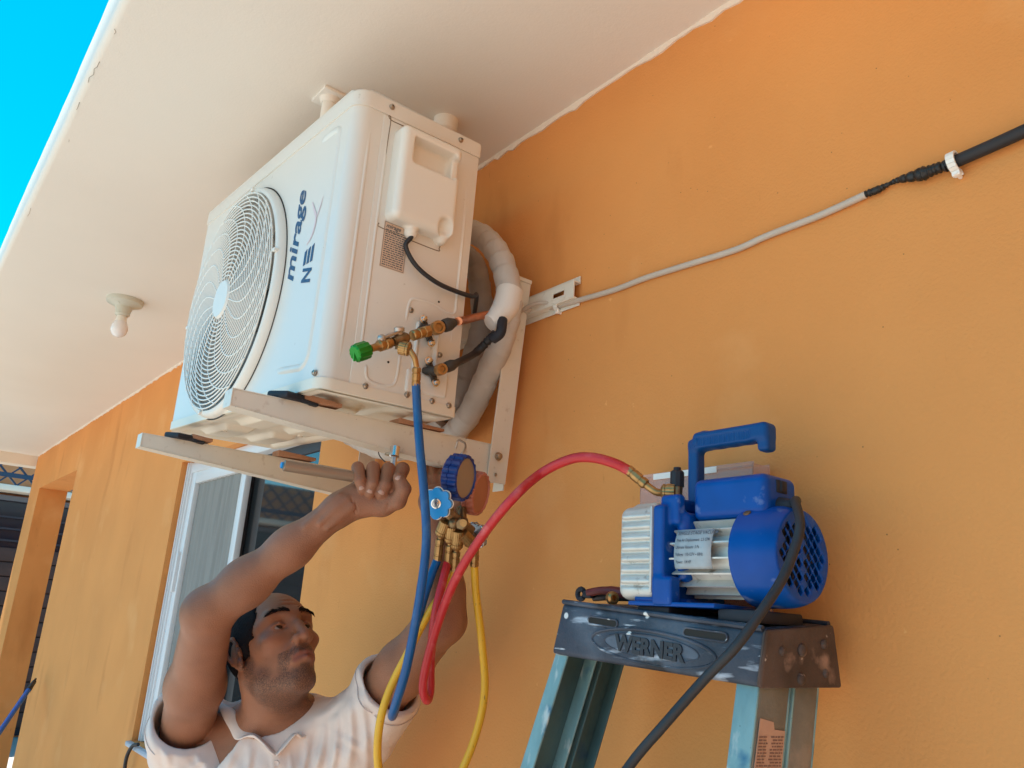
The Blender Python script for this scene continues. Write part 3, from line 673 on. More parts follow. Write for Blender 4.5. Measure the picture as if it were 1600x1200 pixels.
sg_ = MB(); sg_.lathe((FX, -.0004, FZ), (0, -1, 0), [(0, FR + .0055), (.0008, FR + .0055), (.0008, FR - .002)], 96, cap=False); build('grille_shade_ring', sg_, M['hole'], gr, world=False)  # dark ring painted for the shade around the grille flange
hb = MB(); hb.lathe((FX, -.020, FZ), (0, -1, 0), [(0, .044), (.008, .044), (.013, .040), (.0135, .001)], 48); build('badge', hb, M['grille'], gr, world=False)
fm = MB(); fm.lathe((FX, .03, FZ), (0, 1, 0), [(0, .001), (.002, .045), (.01, .055), (.06, .058)], 32)
for b_ in range(3):
    a0 = b_ * 2 * PI / 3 + .3
    fm.grid(lambda u, v: (FX + (.05 + (FR - .075) * v) * math.cos(a0 + (u * 1.55) * (1 - .25 * v) + .5 * v), .035 + .055 * u + .012 * math.sin(v * 3), FZ + (.05 + (FR - .075) * v) * math.sin(a0 + (u * 1.55) * (1 - .25 * v) + .5 * v)), 14, 14)
build('fan', fm, M['fan'], ac, world=False, solid=.003)
co = MB(); co.b2((-W + .03, .20, -H + .03), (-.22, .203, -.04))
for k in range(60): x = -W + .035 + k * .0092; co.b2((x, .185, -H + .03), (x + .001, .2, -.04))
build('coil', co, mat('coil_fins', (.25, .25, .25), .5, .5), ac, world=False, smooth=0)
# side service panel, seam lines and screws
sp_ = MB(); sp_.b2((-.002, .054, -.036), (.0014, D - .0025, -.546), .0009)
rib(sp_, [(.0014, .066, -.05), (.0014, .066, -.3), (.0014, .067, -.525)], .004, .0022, (1, 0, 0))
rib(sp_, [(.0014, .08, -.50), (.0014, .085, -.525), (.0014, .105, -.532), (.0014, .13, -.53), (.0014, .142, -.515), (.0014, .144, -.46)], .004, .0022, (1, 0, 0))
rib(sp_, [(.0014, .148, -.41), (.0014, .150, -.375), (.0014, .16, -.362), (.0014, .20, -.360), (.0014, .235, -.368), (.0014, .25, -.362), (.0014, .251, -.33), (.0014, .251, -.12)], .004, .002, (1, 0, 0))
service = build('service_panel', sp_, M['white'], ac, world=False, smooth=40)
# valve plate
vp = Field((-.004, .140, -.55), (.016, .262, -.36), .0016)
vp.rbox((.000, .195, -.455), (.006, .026, .055), .005, .004); vp.rbox((.000, .212, -.50), (.006, .036, .030), .005, .004); vp.rbox((.000, .178, -.512), (.0055, .018, .022), .005, .003)
vp.rbox((.007, .195, -.45), (.006, .018, .045), .005, .005, 'sub'); V, F = vp.mesh(1); raw('valve_plate', V, F, M['white'], ac, world=False)
def screw(p, ax='x', r=.0048, par=ac):
    n = Vector((1, 0, 0)) if ax == 'x' else Vector((0, -1, 0)); p = Vector(p); m_ = MB()
    m_.lathe(p - n * .001, n, [(0, r * 1.15), (.0016, r * 1.15), (.002, r), (.0042, r * .95), (.0055, r * .6), (.0056, r * .45), (.0035, r * .38), (.0034, .0002)], 18, cap=False)
    build('screw', m_, M['screw'], par, world=False)
for px_, py_ in ((613, 153), (720, 206)): p = acat(px_, py_, 'side'); screw((.0028, p.y, -.016))
for px_, py_ in ((570, 604), (700, 637), (635, 617), (674, 627), (686, 555), (641, 485), (627, 550)): p = acat(px_, py_, 'side'); screw((.0018, p.y, max(p.z, -H + .022)))
for px_, py_ in ((491, 590), (356, 640)): p = acat(px_, py_, 'front'); screw((p.x, -.0003, max(p.z, -H + .03)), 'y')
for px_, py_ in ((606, 566), (685, 472)): p = acat(px_, py_, 'side'); hh = MB(); hh.lathe((.0012, p.y, p.z), (1, 0, 0), [(0, .0022), (.0006, .0022)], 12); build('screw_hole', hh, M['hole'], service, world=False)
# handle cover with its pocket
hf = Field((-.006, .062, -.262), (.05, .225, -.03), .0017)
hf.rbox((.006, .145, -.145), (.032, .066, .092), .014, .0)
hf.rbox((.040, .150, -.098), (.034, .046, .026), .006, .004, 'sub'); hf.rbox((.034, .195, -.098), (.012, .03, .020), .005, .004, 'sub')
hf.ell((.040, .190, -.222), (.022, .017, .018), .006, 'sub')
hf.cap((.012, .130, -.236), (.012, .130, -.246), .012, None, .005)
hf.cap((.004, .196, -.236), (.012, .196, -.236), .011, None, .006)
V, F = hf.mesh(1); hc = raw('handle_cover', V, F, M['plastic'], ac, world=False)
m = MB(); a_ = .0016
rp = [(.064, -.05), (.072, -.038), (.20, -.038), (.21, -.05), (.212, -.09)]
m.tube(spline([(a_, .0700, -.245), (a_, .066, -.235), (a_, .068, -.05), (a_, .075, -.042), (a_, .208, -.045), (a_, .216, -.055), (a_, .217, -.10)], 8), .0009, 6)
m.tube(spline([(a_, .07, -.245), (a_, .078, -.252), (a_, .19, -.256), (a_, .20, -.25), (a_, .202, -.235)], 8), .0009, 6)
build('seam', m, mat('seam_line', (.22, .17, .12), .8), service, world=False)  # dark line where the panel meets the handle cover
screw((.014, .183, -.232), r=.004)
# rating label with its rows of print
lb_ = MB(); A_ = acat(600, 345, 'side'); B_ = acat(637, 355, 'side'); C_ = acat(590, 412, 'side'); y0_, y1_, z0_, z1_ = .081, .131, -.322, -.236
lb_.b2((.0016, y0_, z0_), (.0021, y1_, z1_)); rl_ = build('rating_label', lb_, M['label'], ac, world=False, smooth=0)
m = MB()
for k in range(17):
    z = z1_ - .016 - k * .0041; y = y0_ + .004
    while y < y1_ - .006:
        w_ = .002 + rng.rand() * .006; m.b2((.0022, y, z), (.0024, min(y + w_, y1_ - .004), z + .0018)); y += w_ + .0015
for (p_, q_) in (((y0_ + .001, z0_ + .001), (y1_ - .001, z0_ + .0016)), ((y0_ + .001, z1_ - .0016), (y1_ - .001, z1_ - .001))): m.b2((.0022, p_[0], p_[1]), (.0024, q_[0], q_[1]))
for y in (y0_ + .001, y1_ - .0016): m.b2((.0022, y, z0_ + .001), (.0024, y + .0006, z1_ - .001))
build('small_print', m, M['slate'], rl_, world=False, smooth=0)
t = text_mesh('mirage', .011, .3, .0002, .0001); x0_, x1_, _, _ = text_size(t)
place_text(t, (.0023, y0_ + .004, z1_ - .011), (0, 1, 0), (0, 0, 1)); build('lettering', t, M['slate'], rl_, world=False, smooth=0)
# lettering on the front sheet, reading upwards
def front_text(body, z_start, z_end, x_base, height, m_, shear=0, bold=.0):
    t = text_mesh(body, 1, shear, bold, .0); a_, b_, c_, d_ = text_size(t)
    s1_ = (z_end - z_start) / (b_ - a_)
    for v in t.bm.verts: v.co.x = (v.co.x - a_) * s1_; v.co.y *= height; v.co.z = 0
    place_text(t, (x_base, -.0007, z_start), (0, 0, 1), (-1, 0, 0)); return build('lettering', t, m_, ac, world=False, smooth=0, recalc=False)
front_text('mirage', -.333, -.142, -.174, .056, M['navy'], .35, .02)
front_text('N', -.354, -.3185, -.097, .052, M['navy'], .25, .035)
m = MB()
for k in range(3): xa = -.1365 + k * .0145; m.prism([(xa, -.0008, -.313), (xa + .009, -.0008, -.312), (xa + .009, -.0008, -.282 + .002 * k), (xa, -.0008, -.286 + .002 * k)], (0, .0004, 0))
build('lettering', m, M['navy'], ac, world=False, smooth=0)
m = MB()
def stroke(pts, w_): 
    pts = spline([Vector((x, -.0009, z)) for x, z in pts], 8)
    for i, (a_, b_) in enumerate(zip(pts, pts[1:])):
        s_ = (b_ - a_).cross(Vector((0, 1, 0))).normalized(); t0, t1 = [w_ * (.25 + .75 * math.sin(PI * min(1, max(0, (i + k) / (len(pts) - 1))))) for k in (0, 1)]
        m.poly([a_ - s_ * t0, a_ + s_ * t0, b_ + s_ * t1, b_ - s_ * t1])
def strokes(): pass
stroke([(-.136, -.185), (-.122, -.205), (-.108, -.228), (-.116, -.258), (-.134, -.272)], .0035); stroke([(-.09, -.188), (-.099, -.212), (-.108, -.228)], .0022)
build('faded_print', m, M['pink'], ac, world=False, smooth=0); m = MB(); stroke([(-.285, -.335), (-.27, -.355), (-.262, -.40), (-.275, -.43)], .004)
build('faded_print', m, M['pink'], ac, world=False, smooth=0)
# flexible black lead from the handle cover to the back
def S_at(px, py, off=0.0): p = acat(px, py, 'side', off); return p
m = MB(); pts = spline([(.014, .130, -.236), (.016, .130, -.255), S_at(634, 385, .012), S_at(650, 415, .016), S_at(680, 440, .018), S_at(712, 455, .016), S_at(738, 463, .010), Vector((-.006, .30, -.312)), Vector((-.05, .33, -.33))], 10)
m.tube(pts, .0044, 12); build('power_lead', m, M['cord'], ac, world=False)
m = MB(); m.lathe((.014, .130, -.240), (0, 0, -1), [(0, .010), (.008, .009), (.012, .006)], 20); build('lead_gland', m, M['plastic'], ac, world=False)
# two service valves on dark mounting brackets
def valve(px, py, px2, py2, off, s, bolts):
    """flare body at pixel, running to pixel2 (pipe side)"""
    c_ = S_at(px, py, off); e_ = S_at(px2, py2, off + .002); d_ = (e_ - c_).normalized(); m_ = MB()
    m_.cyl((-.002, c_.y, c_.z), (off, c_.y, c_.z), .010 * s); ba, bb = bolts; ba = S_at(*ba, .010); bb = S_at(*bb, .010); m_.beam(ba, bb, .013, .007, up=(1, 0, 0), bev=.003)
    m_.cyl((.0, c_.y - .012, c_.z + .0), (off * .75, c_.y - .004, c_.z), .008 * s)
    b_ = build('service_valve', m_, M['dark_steel'], ac, world=False)
    m_ = MB(); m_.lathe(c_ + Vector((-.008, 0, 0)), (1, -.25, -.1), [(0, .0125 * s), (.016, .0125 * s), (.018, .0115 * s), (.018, .0075 * s), (.012, .0065 * s), (.012, .0002)], 6 if False else 22, cap=False); build('brass_port', m_, M['brass'], b_, world=False)
    m_ = MB(); m_.lathe(c_ + d_ * .010 * s, d_, [(0, .011 * s), (.004, .0125 * s), (.014, .0125 * s), (.020, .010 * s), (.028, .007 * s)], 12); build('flare_nut', m_, M['dark_steel'], b_, world=False)
    for sg in (1, -1):
        m_ = MB(); q_ = S_at(*bolts[0 if sg > 0 else 1], .012)
        m_.lathe(q_, (1, 0, 0), [(0, .0075), (.002, .0078), (.0025, .0055), (.008, .0055), (.009, .004)], 12); build('bolt', m_, M['chrome'], b_, world=False)
    return c_, e_
vc1, ve1 = valve(685, 512, 716, 502, .045, 1.0, ((661, 499), (673, 536)))
vc2, ve2 = valve(690, 577, 712, 568, .038, .85, ((669, 564), (680, 598)))

# ------------------------------------------------------------------ wall bracket kit: rail, two posts, two tapered arms
ZA = 1.930
br = thing('wall_bracket', (-1.55, 0, ZA), 'cream steel wall bracket kit with two tapered arms, posts and a slotted rail', 'bracket')
AXN, AXF = -1.275, -1.815
m = MB()
zr = 2.228
xr_e = at(897, 445, y=-.02).x
prof_ = [(-.002, zr - .022), (-.012, zr - .022), (-.012, zr - .016), (-.020, zr - .012), (-.020, zr + .012), (-.012, zr + .016), (-.012, zr + .022), (-.002, zr + .022)]
# rail in two webs around its slots so that the slots are open
slots = [(xr_e - .062, xr_e - .028), (-1.95, -1.90)]
def railpiece(a_, b_, z0, z1): m.b2((a_, -.021, z0), (b_, -.018, z1), .0006)
xs_ = [-2.02]; 
for s0, s1_ in sorted(slots): xs_ += [s0, s1_]
xs_.append(xr_e)
for i in range(len(xs_) - 1):
    if i % 2 == 0: railpiece(xs_[i], xs_[i + 1], zr - .016, zr + .016)
    else: railpiece(xs_[i], xs_[i + 1], zr + .005, zr + .016); railpiece(xs_[i], xs_[i + 1], zr - .016, zr - .005)
m.b2((-2.02, -.020, zr + .0155), (xr_e, -.002, zr + .0185), .0008); m.b2((-2.02, -.020, zr - .0185), (xr_e, -.002, zr - .0155), .0008)
m.b2((-2.02, -.005, zr + .0186), (xr_e, -.002, zr + .032), .0008); m.b2((-2.02, -.005, zr - .030), (xr_e, -.002, zr - .0186), .0008)
build('rail', m, M['metal_paint'], br, smooth=0)
for ax_, nm in ((AXN, 0), (AXF, 1)):
    m = MB()                                                   # post: C channel
    zt_ = 2.283; zb_ = ZA - .085
    m.b2((ax_ - .002, -.068, zb_ + .012), (ax_ + .001, -.022, zt_), .0008)
    m.b2((ax_ - .036, -.0245, zb_), (ax_ - .002, -.0215, zt_ - .004), .0008)
    m.b2((ax_ - .002, -.070, zt_ - .008), (ax_ + .004, -.022, zt_), .001)
    if nm == 0:
        for v_ in m.bm.verts: v_.co.x += .010 + (v_.co.z - zb_) * .10
    post = build('post', m, M['metal_paint'], br, smooth=0)
    m = MB()                                                   # arm: tapered channel, deeper at the wall
    t0, t1 = Vector((ax_ - .003, -.578, ZA)), Vector((ax_ - .003 + (.014 if nm == 0 else 0), -.03, ZA)); h0, h1 = .026, .066; tk = .0022; wd_ = .034
    m.hexa([t0 + Vector((-tk, 0, -h0)), t0 + Vector((0, 0, -h0)), t1 + Vector((0, 0, -h1)), t1 + Vector((-tk, 0, -h1)), t0 + Vector((-tk, 0, 0)), t0, t1, t1 + Vector((-tk, 0, 0))], .0006)
    m.hexa([t0 + Vector((-wd_, .0, -h0 - tk)), t0 + Vector((.001, .0, -h0 - tk)), t1 + Vector((.001, 0, -h1 - tk)), t1 + Vector((-wd_, 0, -h1 - tk)), t0 + Vector((-wd_, 0, -h0 - .0002)), t0 + Vector((.001, 0, -h0 - .0002)), t1 + Vector((.001, 0, -h1 - .0002)), t1 + Vector((-wd_, 0, -h1 - .0002))], .0005)
    m.hexa([t0 + Vector((-wd_, .0, .0002)), t0 + Vector((.001, .0, .0002)), t1 + Vector((.001, 0, .0002)), t1 + Vector((-wd_, 0, .0002)), t0 + Vector((-wd_, 0, tk)), t0 + Vector((.001, 0, tk)), t1 + Vector((.001, 0, tk)), t1 + Vector((-wd_, 0, tk))], .0005)
    m.b2((ax_ - wd_ - .003, -.5805, ZA - h0 - tk), (ax_ - .002, -.5782, ZA + tk), .0005)
    arm = build('arm', m, M['metal_paint'], br, smooth=0)
    for zz in (ZA - .022, ZA - .058):
        mm = MB(); mm.lathe((ax_ + .001 + (.012 + (zz - zb_) * .10 if nm == 0 else 0), -.050, zz), (1, 0, 0), [(0, .0085), (.0015, .0085), (.002, .006), (.007, .006), (.0085, .003)] if zz > ZA - .04 else [(0, .0035), (.001, .003)], 14); build('bolt', mm, M['screw'], post)
for (y_,) in ((-.272,),):
    mm = MB(); mm.lathe((AXN - .019, y_, ZA - .048), (0, 0, -1), [(-.012, .004), (0, .004), (0, .0085), (.006, .0085)], 6); build('bolt', mm, M['screw'], br)

# rubber pads and wooden shims between the arms and the unit
def pad(pxc, pyc, axx, lab):
    c_ = at(pxc, pyc, x=axx - .012); c_.z = ZA + .010; m_ = MB(); m_.box((0, 0, 0), (.055, .040, .013), .005, M=Matrix.Translation(c_) @ Matrix.Rotation(.12, 4, 'Y') @ Matrix.Rotation(.3, 4, 'Z')); m_.box((0, .03, -.003), (.045, .045, .006), .002, M=Matrix.Translation(c_) @ Matrix.Rotation(-.1, 4, 'X'))
    tag(build('rubber_pad', m_, M['rubber'], loc=c_), lab, 'pad', 'dark rubber pads under the fan unit')
pad(445, 630, AXN, 'dark rubber pad on the near arm under the unit front'); pad(280, 678, AXF, 'dark rubber pad at the tip of the far arm')
def shim(p0, p1, axx, lab, h=.014):
    a_, b_ = at(*p0, x=axx), at(*p1, x=axx); a_.z = b_.z = ZA + .0025 + h / 2 + .001; m_ = MB(); m_.beam(a_ + Vector((-.012, 0, 0)), b_ + Vector((-.012, 0, 0)), .040, h, bev=.001, h1=h * .5)
    tag(build('wood_shim', m_, M['wood'], loc=a_), lab, 'shim', 'thin wooden shims between the arms and the unit')
shim((472, 634), (530, 648), AXN, 'wooden shim on the near arm beside the front rubber pad'); shim((298, 686), (330, 694), AXF, 'wooden shim on the far arm behind its front pad'); shim((432, 718), (490, 732), AXF, 'wooden shim on the far arm under the rear of the unit')
shim((620, 668), (690, 684), AXN, 'wooden shim on the near arm under the rear edge of the unit', .010)

# ------------------------------------------------------------------ insulated pipe coil behind the unit
coil = thing('pipe_coil', (-1.45, -.1, 2.15), 'thick coil of white taped insulated pipe looping behind the fan unit', 'pipe')
def loop(cx_, cz_, rx_, rz_, y0_, y1_, a0, a1, n=40):
    return [Vector((cx_ + rx_ * math.cos(math.radians(a0 + (a1 - a0) * i / n)), y0_ + (y1_ - y0_) * i / n, cz_ + rz_ * math.sin(math.radians(a0 + (a1 - a0) * i / n)))) for i in range(n + 1)]
def wrapr(i, r): return r * (1 + .10 * ((i % 5) / 5))
def taped(pts, r, mm, nm='pipe'):
    pts = [p for p in pts]; dense = []
    for a_, b_ in zip(pts, pts[1:]):
        L = max(1, int((b_ - a_).length / .006))
        for k in range(L): dense.append(a_ + (b_ - a_) * k / L)
    rr_ = [wrapr(i, r) * (1 + .015 * math.sin(i * .9)) for i in range(len(dense))]
    m_ = MB(); m_.tube(dense, rr_, 36); return build(nm, m_, mm, coil, smooth=14)
taped(spline([at(640, 690, y=-.05), at(690, 688, y=-.05), at(728, 655, y=-.055), at(760, 590, y=-.07), at(784, 530, y=-.09), at(796, 475, y=-.10), at(788, 420, y=-.10), at(766, 380, y=-.10), at(735, 362, y=-.11), at(690, 365, y=-.12), at(640, 400, y=-.12)], 12), .0245, M['tape'])
taped(spline([at(600, 670, y=-.045), at(660, 672, y=-.045), at(712, 625, y=-.045), at(735, 570, y=-.045), at(752, 510, y=-.045), at(750, 450, y=-.045), at(735, 405, y=-.05), at(690, 390, y=-.055), at(620, 420, y=-.06)], 12), .0235, M['tape2'])
taped(spline([at(500, 650, y=-.15), at(560, 686, y=-.15), at(605, 703, y=-.13), at(640, 700, y=-.10), at(665, 685, y=-.07), at(690, 655, y=-.06)], 12), .023, M['tape'])
m = MB(); m.tube(spline([at(590, 698, y=-.165), at(593, 712, y=-.172), at(602, 722, y=-.165)]), .0012, 6); build('wire', m, M['cord'], coil)
# taped collar and the two pipes leaving it
ca, cb_, cc_ = at(799, 478, y=-.108), at(780, 497, y=-.125), at(768, 508, y=-.14)
m = MB(); m.tube(spline([at(797, 455, y=-.102), at(790, 480, y=-.112), at(777, 497, y=-.13), at(765, 505, y=-.145)], 6), lambda t: .0268 - .010 * max(0, t - .35) / .65, 16); build('tape_collar', m, mat('new_tape', (.72, .69, .65), .5, bump=.3, bs=80), coil)
m = MB(); m.tube(spline([at(785, 500, y=-.13), at(782, 520, y=-.14), at(770, 530, y=-.145)], 5), .010, 12); build('foam_sleeve', m, M['rubber'], coil)
p_end = aw(ve1); m = MB(); m.tube(spline([at(775, 492, y=-.135), at(760, 492, y=-.145), (at(740, 497, y=-.16) + p_end) / 2 + Vector((.0, -.0, .0)), p_end], 10), .0078, 14)
cp = build('copper_pipe', m, M['copper'], coil)
m = MB(); pts = spline([at(775, 520, y=-.14), at(765, 530, y=-.145), at(742, 552, y=-.16), aw(ve2)], 10); m.tube(pts, [.007 + .0018 * abs(math.sin(i * 1.7)) * (i < 20) for i in range(len(pts))], 12)
build('liquid_pipe', m, M['blackgrip'], coil)

# ================================================================== STEP LADDER (closed, leaning on the wall)
LY = -.18
lad = thing('step_ladder', (-.74, -.42, 0), 'worn step ladder with a scuffed dark cap and teal rails leaning on the wall', 'ladder')
def L_(px, py): return at(px, py, y=LY)
tl, bl, tr_, br_ = L_(878, 941), L_(863, 1022), L_(1196, 984), L_(1189, 1075)
dpy = .138
trr = at(1299, 977, x=tr_.x + .002); brr = at(1312, 1073, x=br_.x + .012)
tlr = tl + Vector((0, dpy, .006)); blr = bl + Vector((-.004, dpy + .006, .004))
m = MB(); m.hexa([bl + Vector((0, -.004, 0)), br_ + Vector((0, -.004, 0)), brr, blr, tl, tr_, trr, tlr], .007)
cap = build('ladder_cap', m, M['cap'], lad)
# worn end plate wrapping the near end
m = MB(); o_ = Vector((.0022, -.0022, 0)); e0, e1 = tr_.lerp(tl, .012), br_.lerp(bl, .012)
m.hexa([br_ + Vector((-.004, -.0062, .002)), br_ + Vector((.0024, -.0056, -.002)), brr + Vector((.003, .002, -.002)), brr + Vector((-.005, .002, 0)), tr_ + Vector((-.003, -.0018, -.001)), tr_ + Vector((.0026, -.0014, .0008)), trr + Vector((.003, .002, .0008)), trr + Vector((-.005, .002, 0))], .004)
ce = build('cap_end', m, M['capend'], lad)
Cn = lambda u, v, o=.003: tr_.lerp(trr, u).lerp(br_.lerp(brr, u), v) + Vector((o, 0, 0))
for u, v, r_ in ((.22, .38, .0042), (.5, .38, .006), (.82, .3, .0045), (.47, .86, .0055), (.8, .78, .004)):
    mm = MB(); mm.lathe(Cn(u, v, .002), (1, 0, -.05), [(0, r_ * 1.3), (.0015, r_ * 1.25), (.003, r_), (.0042, r_ * .6), (.0045, .0005)], 18); build('rivet', mm, M['capend'], ce)
# tray rim, slots, oval badge with raised lettering (all on the front face)
fx = (tr_ - tl).normalized(); fz = (tl.lerp(tr_, .5) - bl.lerp(br_, .5)).normalized(); fn = fx.cross(fz)   # fn points out of the front (-y)
fn = fn if fn.y < 0 else -fn
F0 = tl.lerp(tr_, .5).lerp(bl.lerp(br_, .5), .5)
nrm_f = fn.normalized()
def LF(px, py, o=0.0):
    """point on the tilted front face of the cap"""
    r = at(px, py, d=1.0) - Vector(CAM_C); c = Vector(CAM_C); base = tl.lerp(bl, .5)
    t = (base - c).dot(nrm_f) / r.dot(nrm_f); return c + r * t + nrm_f * o
for (a_, b_) in (((921, 966), (966, 978)), ((1070, 984), (1138, 1000))):
    A_, B_ = LF(a_[0], a_[1]), LF(b_[0], b_[1]); c_ = (A_ + B_) / 2; hx, hz = abs((B_ - A_).dot(fx)) / 2, .0052
    mm = MB(); m2 = MB(); ring = [c_ + fx * ((hx - hz) * (1 if math.cos(t) >= 0 else -1) + hz * math.cos(t)) + fz * hz * math.sin(t) for t in np.linspace(0, 2 * PI, 28, endpoint=False)]
    mm.tube([p + nrm_f * .0022 for p in ring], .0014, 6, closed=True); m2.prism([p + nrm_f * .0016 for p in ring], nrm_f * .001)
    build('slot_rim', mm, M['cap'], cap); build('slot', m2, M['hole'], cap)
C0 = LF(1016, 1012)
def oval(a_, b_, r_, o):
    pts = [C0 + fx * a_ * math.cos(t) + fz * b_ * math.sin(t) - fz * .012 * math.cos(t) * 0 + nrm_f * o for t in np.linspace(0, 2 * PI, 64, endpoint=False)]
    return pts
hw = abs((LF(1111, 1022) - LF(919, 1001)).dot(fx)) / 2
mm = MB(); mm.tube(oval(hw, .0205, 0, .0022), .0022, 8, closed=True); mm.tube(oval(hw * .76, .0145, 0, .0022), .0013, 6, closed=True)
build('badge_ring', mm, M['cap'], cap)
mm = MB(); mm.prism(oval(hw * .76, .0145, 0, .0019), nrm_f * .0008); build('badge_field', mm, mat('badge_paint', (.085, .105, .14), .5, bump=.3, bs=150, var=.2, vs=60), cap)
t = text_mesh('WERNER', .0275, .0, .0012, .0013, 1.04); a_, b_, c_, d_ = text_size(t)
for v in t.bm.verts: v.co.x -= (a_ + b_) / 2; v.co.y -= (c_ + d_) / 2
place_text(t, C0 + nrm_f * .0034, fx, fz); 
build('lettering', t, mat('raised_letters', (.016, .02, .03), .45, bump=.3, bs=200), cap, smooth=0)
mm = MB()
for a_, b_ in ((tl, tr_), (tlr, trr)):
    mm.tube([a_.lerp(b_, .01) + Vector((0, 0, .001)), a_.lerp(b_, .99) + Vector((0, 0, .001))], .0035, 8)
build('cap_rim', mm, M['cap'], cap)
# rails
def leg_end(px, y_off, P0, sy=.22):
    lo, hi = .02, 1.4
    for _ in range(40):
        dz = (lo + hi) / 2; P = at(px, 1200, z=P0.z - dz)
        # want y = P0.y - sy*dz
        if P.y < P0.y - sy * dz: lo = dz
        else: hi = dz
    return P
def chan(name, P0, P1, depth_y, flange, web_in, mf, mw, side):
    """C rail from P0 (top) through P1 (in line), down to the ground; P0 is the front outer corner line of the web"""
    d_ = (P1 - P0); P2 = P0 + d_ * (P0.z - .004) / -d_.z; up = Vector((0, 1, 0)); L = P2 - P0; t = .004
    out = []
    web = MB(); web.hexa([P2 + Vector((0, t, 0)), P2 + Vector((-side * t, t, 0)), P2 + Vector((-side * t, depth_y, 0)), P2 + Vector((0, depth_y, 0)), P0 + Vector((0, t, 0)), P0 + Vector((-side * t, t, 0)), P0 + Vector((-side * t, depth_y, 0)), P0 + Vector((0, depth_y, 0))], .0012)
    fl = MB()
    fl.hexa([P2, P2 + Vector((-side * flange, 0, 0)), P2 + Vector((-side * flange, t, 0)), P2 + Vector((0, t, 0)), P0, P0 + Vector((-side * flange, 0, 0)), P0 + Vector((-side * flange, t, 0)), P0 + Vector((0, t, 0))], .0015)
    fl.hexa([P2 + Vector((0, depth_y, 0)), P2 + Vector((-side * flange, depth_y, 0)), P2 + Vector((-side * flange, depth_y + t, 0)), P2 + Vector((0, depth_y + t, 0)), P0 + Vector((0, depth_y, 0)), P0 + Vector((-side * flange, depth_y, 0)), P0 + Vector((-side * flange, depth_y + t, 0)), P0 + Vector((0, depth_y + t, 0))], .0015)
    w_ = build(name, web, mw, lad); build('flange', fl, mf, w_); return w_, P2
a0 = at(867, 1024, y=LY + .004); a1 = leg_end(812, 0, a0, .2); a0 = a0 + (a0 - a1) * .08
c0 = at(1185, 1075, y=LY + .004); c1 = leg_end(1171, 0, c0, .2); c0 = c0 + (c0 - c1) * .08
wl, gl_ = chan('front_rail', a0, a1, .058, .026, 0, M['teal'], M['tealdark'], -1)
wr, gr_ = chan('front_rail', c0, c1, .060, .030, 0, M['teal'], M['greyrail'], 1)
o2 = Vector((0, .072, .0))
chan('rear_rail', a0 + o2 + Vector((.004, 0, 0)), a1 + o2 + Vector((.004, 0, 0)), .045, .022, 0, M['tealdark'], M['tealdark'], -1)
chan('rear_rail', c0 + o2 + Vector((-.002, 0, 0)), c1 + o2 + Vector((-.002, 0, 0)), .050, .024, 0, M['teal'], M['greyrail'], 1)
for k in range(5):
    f_ = (.42 + .25 * k) ; A_ = a0.lerp(gl_, f_ / 1.6); B_ = c0.lerp(gr_, f_ / 1.6); mm = MB(); mm.beam(A_ + Vector((.004, .03, 0)), B_ + Vector((-.006, .03, 0)), .055, .02, bev=.002); build('step', mm, M['steel'], lad)
# warning sticker on the near rail
d_r = (gr_ - c0).normalized(); s0 = c0.lerp(gr_, .0); 
def RW(px, py): return at(px, py, x=None, y=None, z=None, d=1.0)
def onrail(py, fy):
    """point on the outer face of the near rail: photo row py, fraction fy across the web"""
    lo, hi = 0.0, 1.0
    for _ in range(40):
        mid = (lo + hi) / 2; P = c0.lerp(gr_, mid) + Vector((0, .060 * fy, 0)); v = CAM_M @ (np.array(P) - CAM_C); yy_ = 600 - FPX * v[1] / -v[2]
        if yy_ < py: lo = mid
        else: hi = mid
    return c0.lerp(gr_, lo) + Vector((.0013, .060 * fy, 0))
st = MB(); st.prism([onrail(1122, .12), onrail(1128, .55), onrail(1140, .60), onrail(1142, .95), onrail(1290, .95), onrail(1290, .08)], (.0006, 0, 0)); sk = build('sticker', st, M['sticker'], wr, smooth=0)
st = MB()
for k in range(26):
    py = 1150 + k * 5.0; y = .14
    if 3 < k % 11 < 9 and k > 2:
        a_, b_ = .42, .46
    while y < .88:
        w_ = .04 + rng.rand() * .1
        if not (.38 < y < .48): st.prism([onrail(py, y) + Vector((.001, 0, 0)), onrail(py, min(.9, y + w_)) + Vector((.001, 0, 0)), onrail(py + 2.2, min(.9, y + w_)) + Vector((.001, 0, 0)), onrail(py + 2.2, y) + Vector((.001, 0, 0))], (.0003, 0, 0))
        y += w_ + .03
build('small_print', st, mat('faded_print', (.22, .13, .10), .7), sk, smooth=0)

# ================================================================== VACUUM PUMP on the ladder cap; axis along x
PY, PZ = -.125, 1.694
pump = thing('vacuum_pump', (-.70, PY, 1.628), 'blue and silver vacuum pump with a top handle standing on the ladder cap', 'pump')
XR0, XR1, XF0, XF1, XM1, XC1 = -.792, -.724, -.724, -.703, -.606, -.544
# oil housing
hf = Field((XR0 - .01, PY - .075, 1.625), (XR1 + .01, PY + .075, 1.775), .0018)
hf.rbox(((XR0 + XR1) / 2, PY, 1.698), ((XR1 - XR0) / 2, .058, .062), .014, .0); hf.rbox(((XR0 + XR1) / 2 + .005, PY, 1.757), ((XR1 - XR0) / 2 - .014, .045, .008), .005, .006)
for k in range(7):
    z = 1.655 + k * .0142; hf.rbox(((XR0 + XR1) / 2 + .004, PY - .058, z), (.030, .004, .0024), .0018, .002, 'sub')
for k in range(7):
    z = 1.660 + k * .0142; hf.rbox(((XR0 + XR1) / 2 + .004, PY - .057, z), (.029, .0032, .0022), .0018, .003)
V, F = hf.mesh(1); raw('oil_housing', V, F, M['alu'], pump)
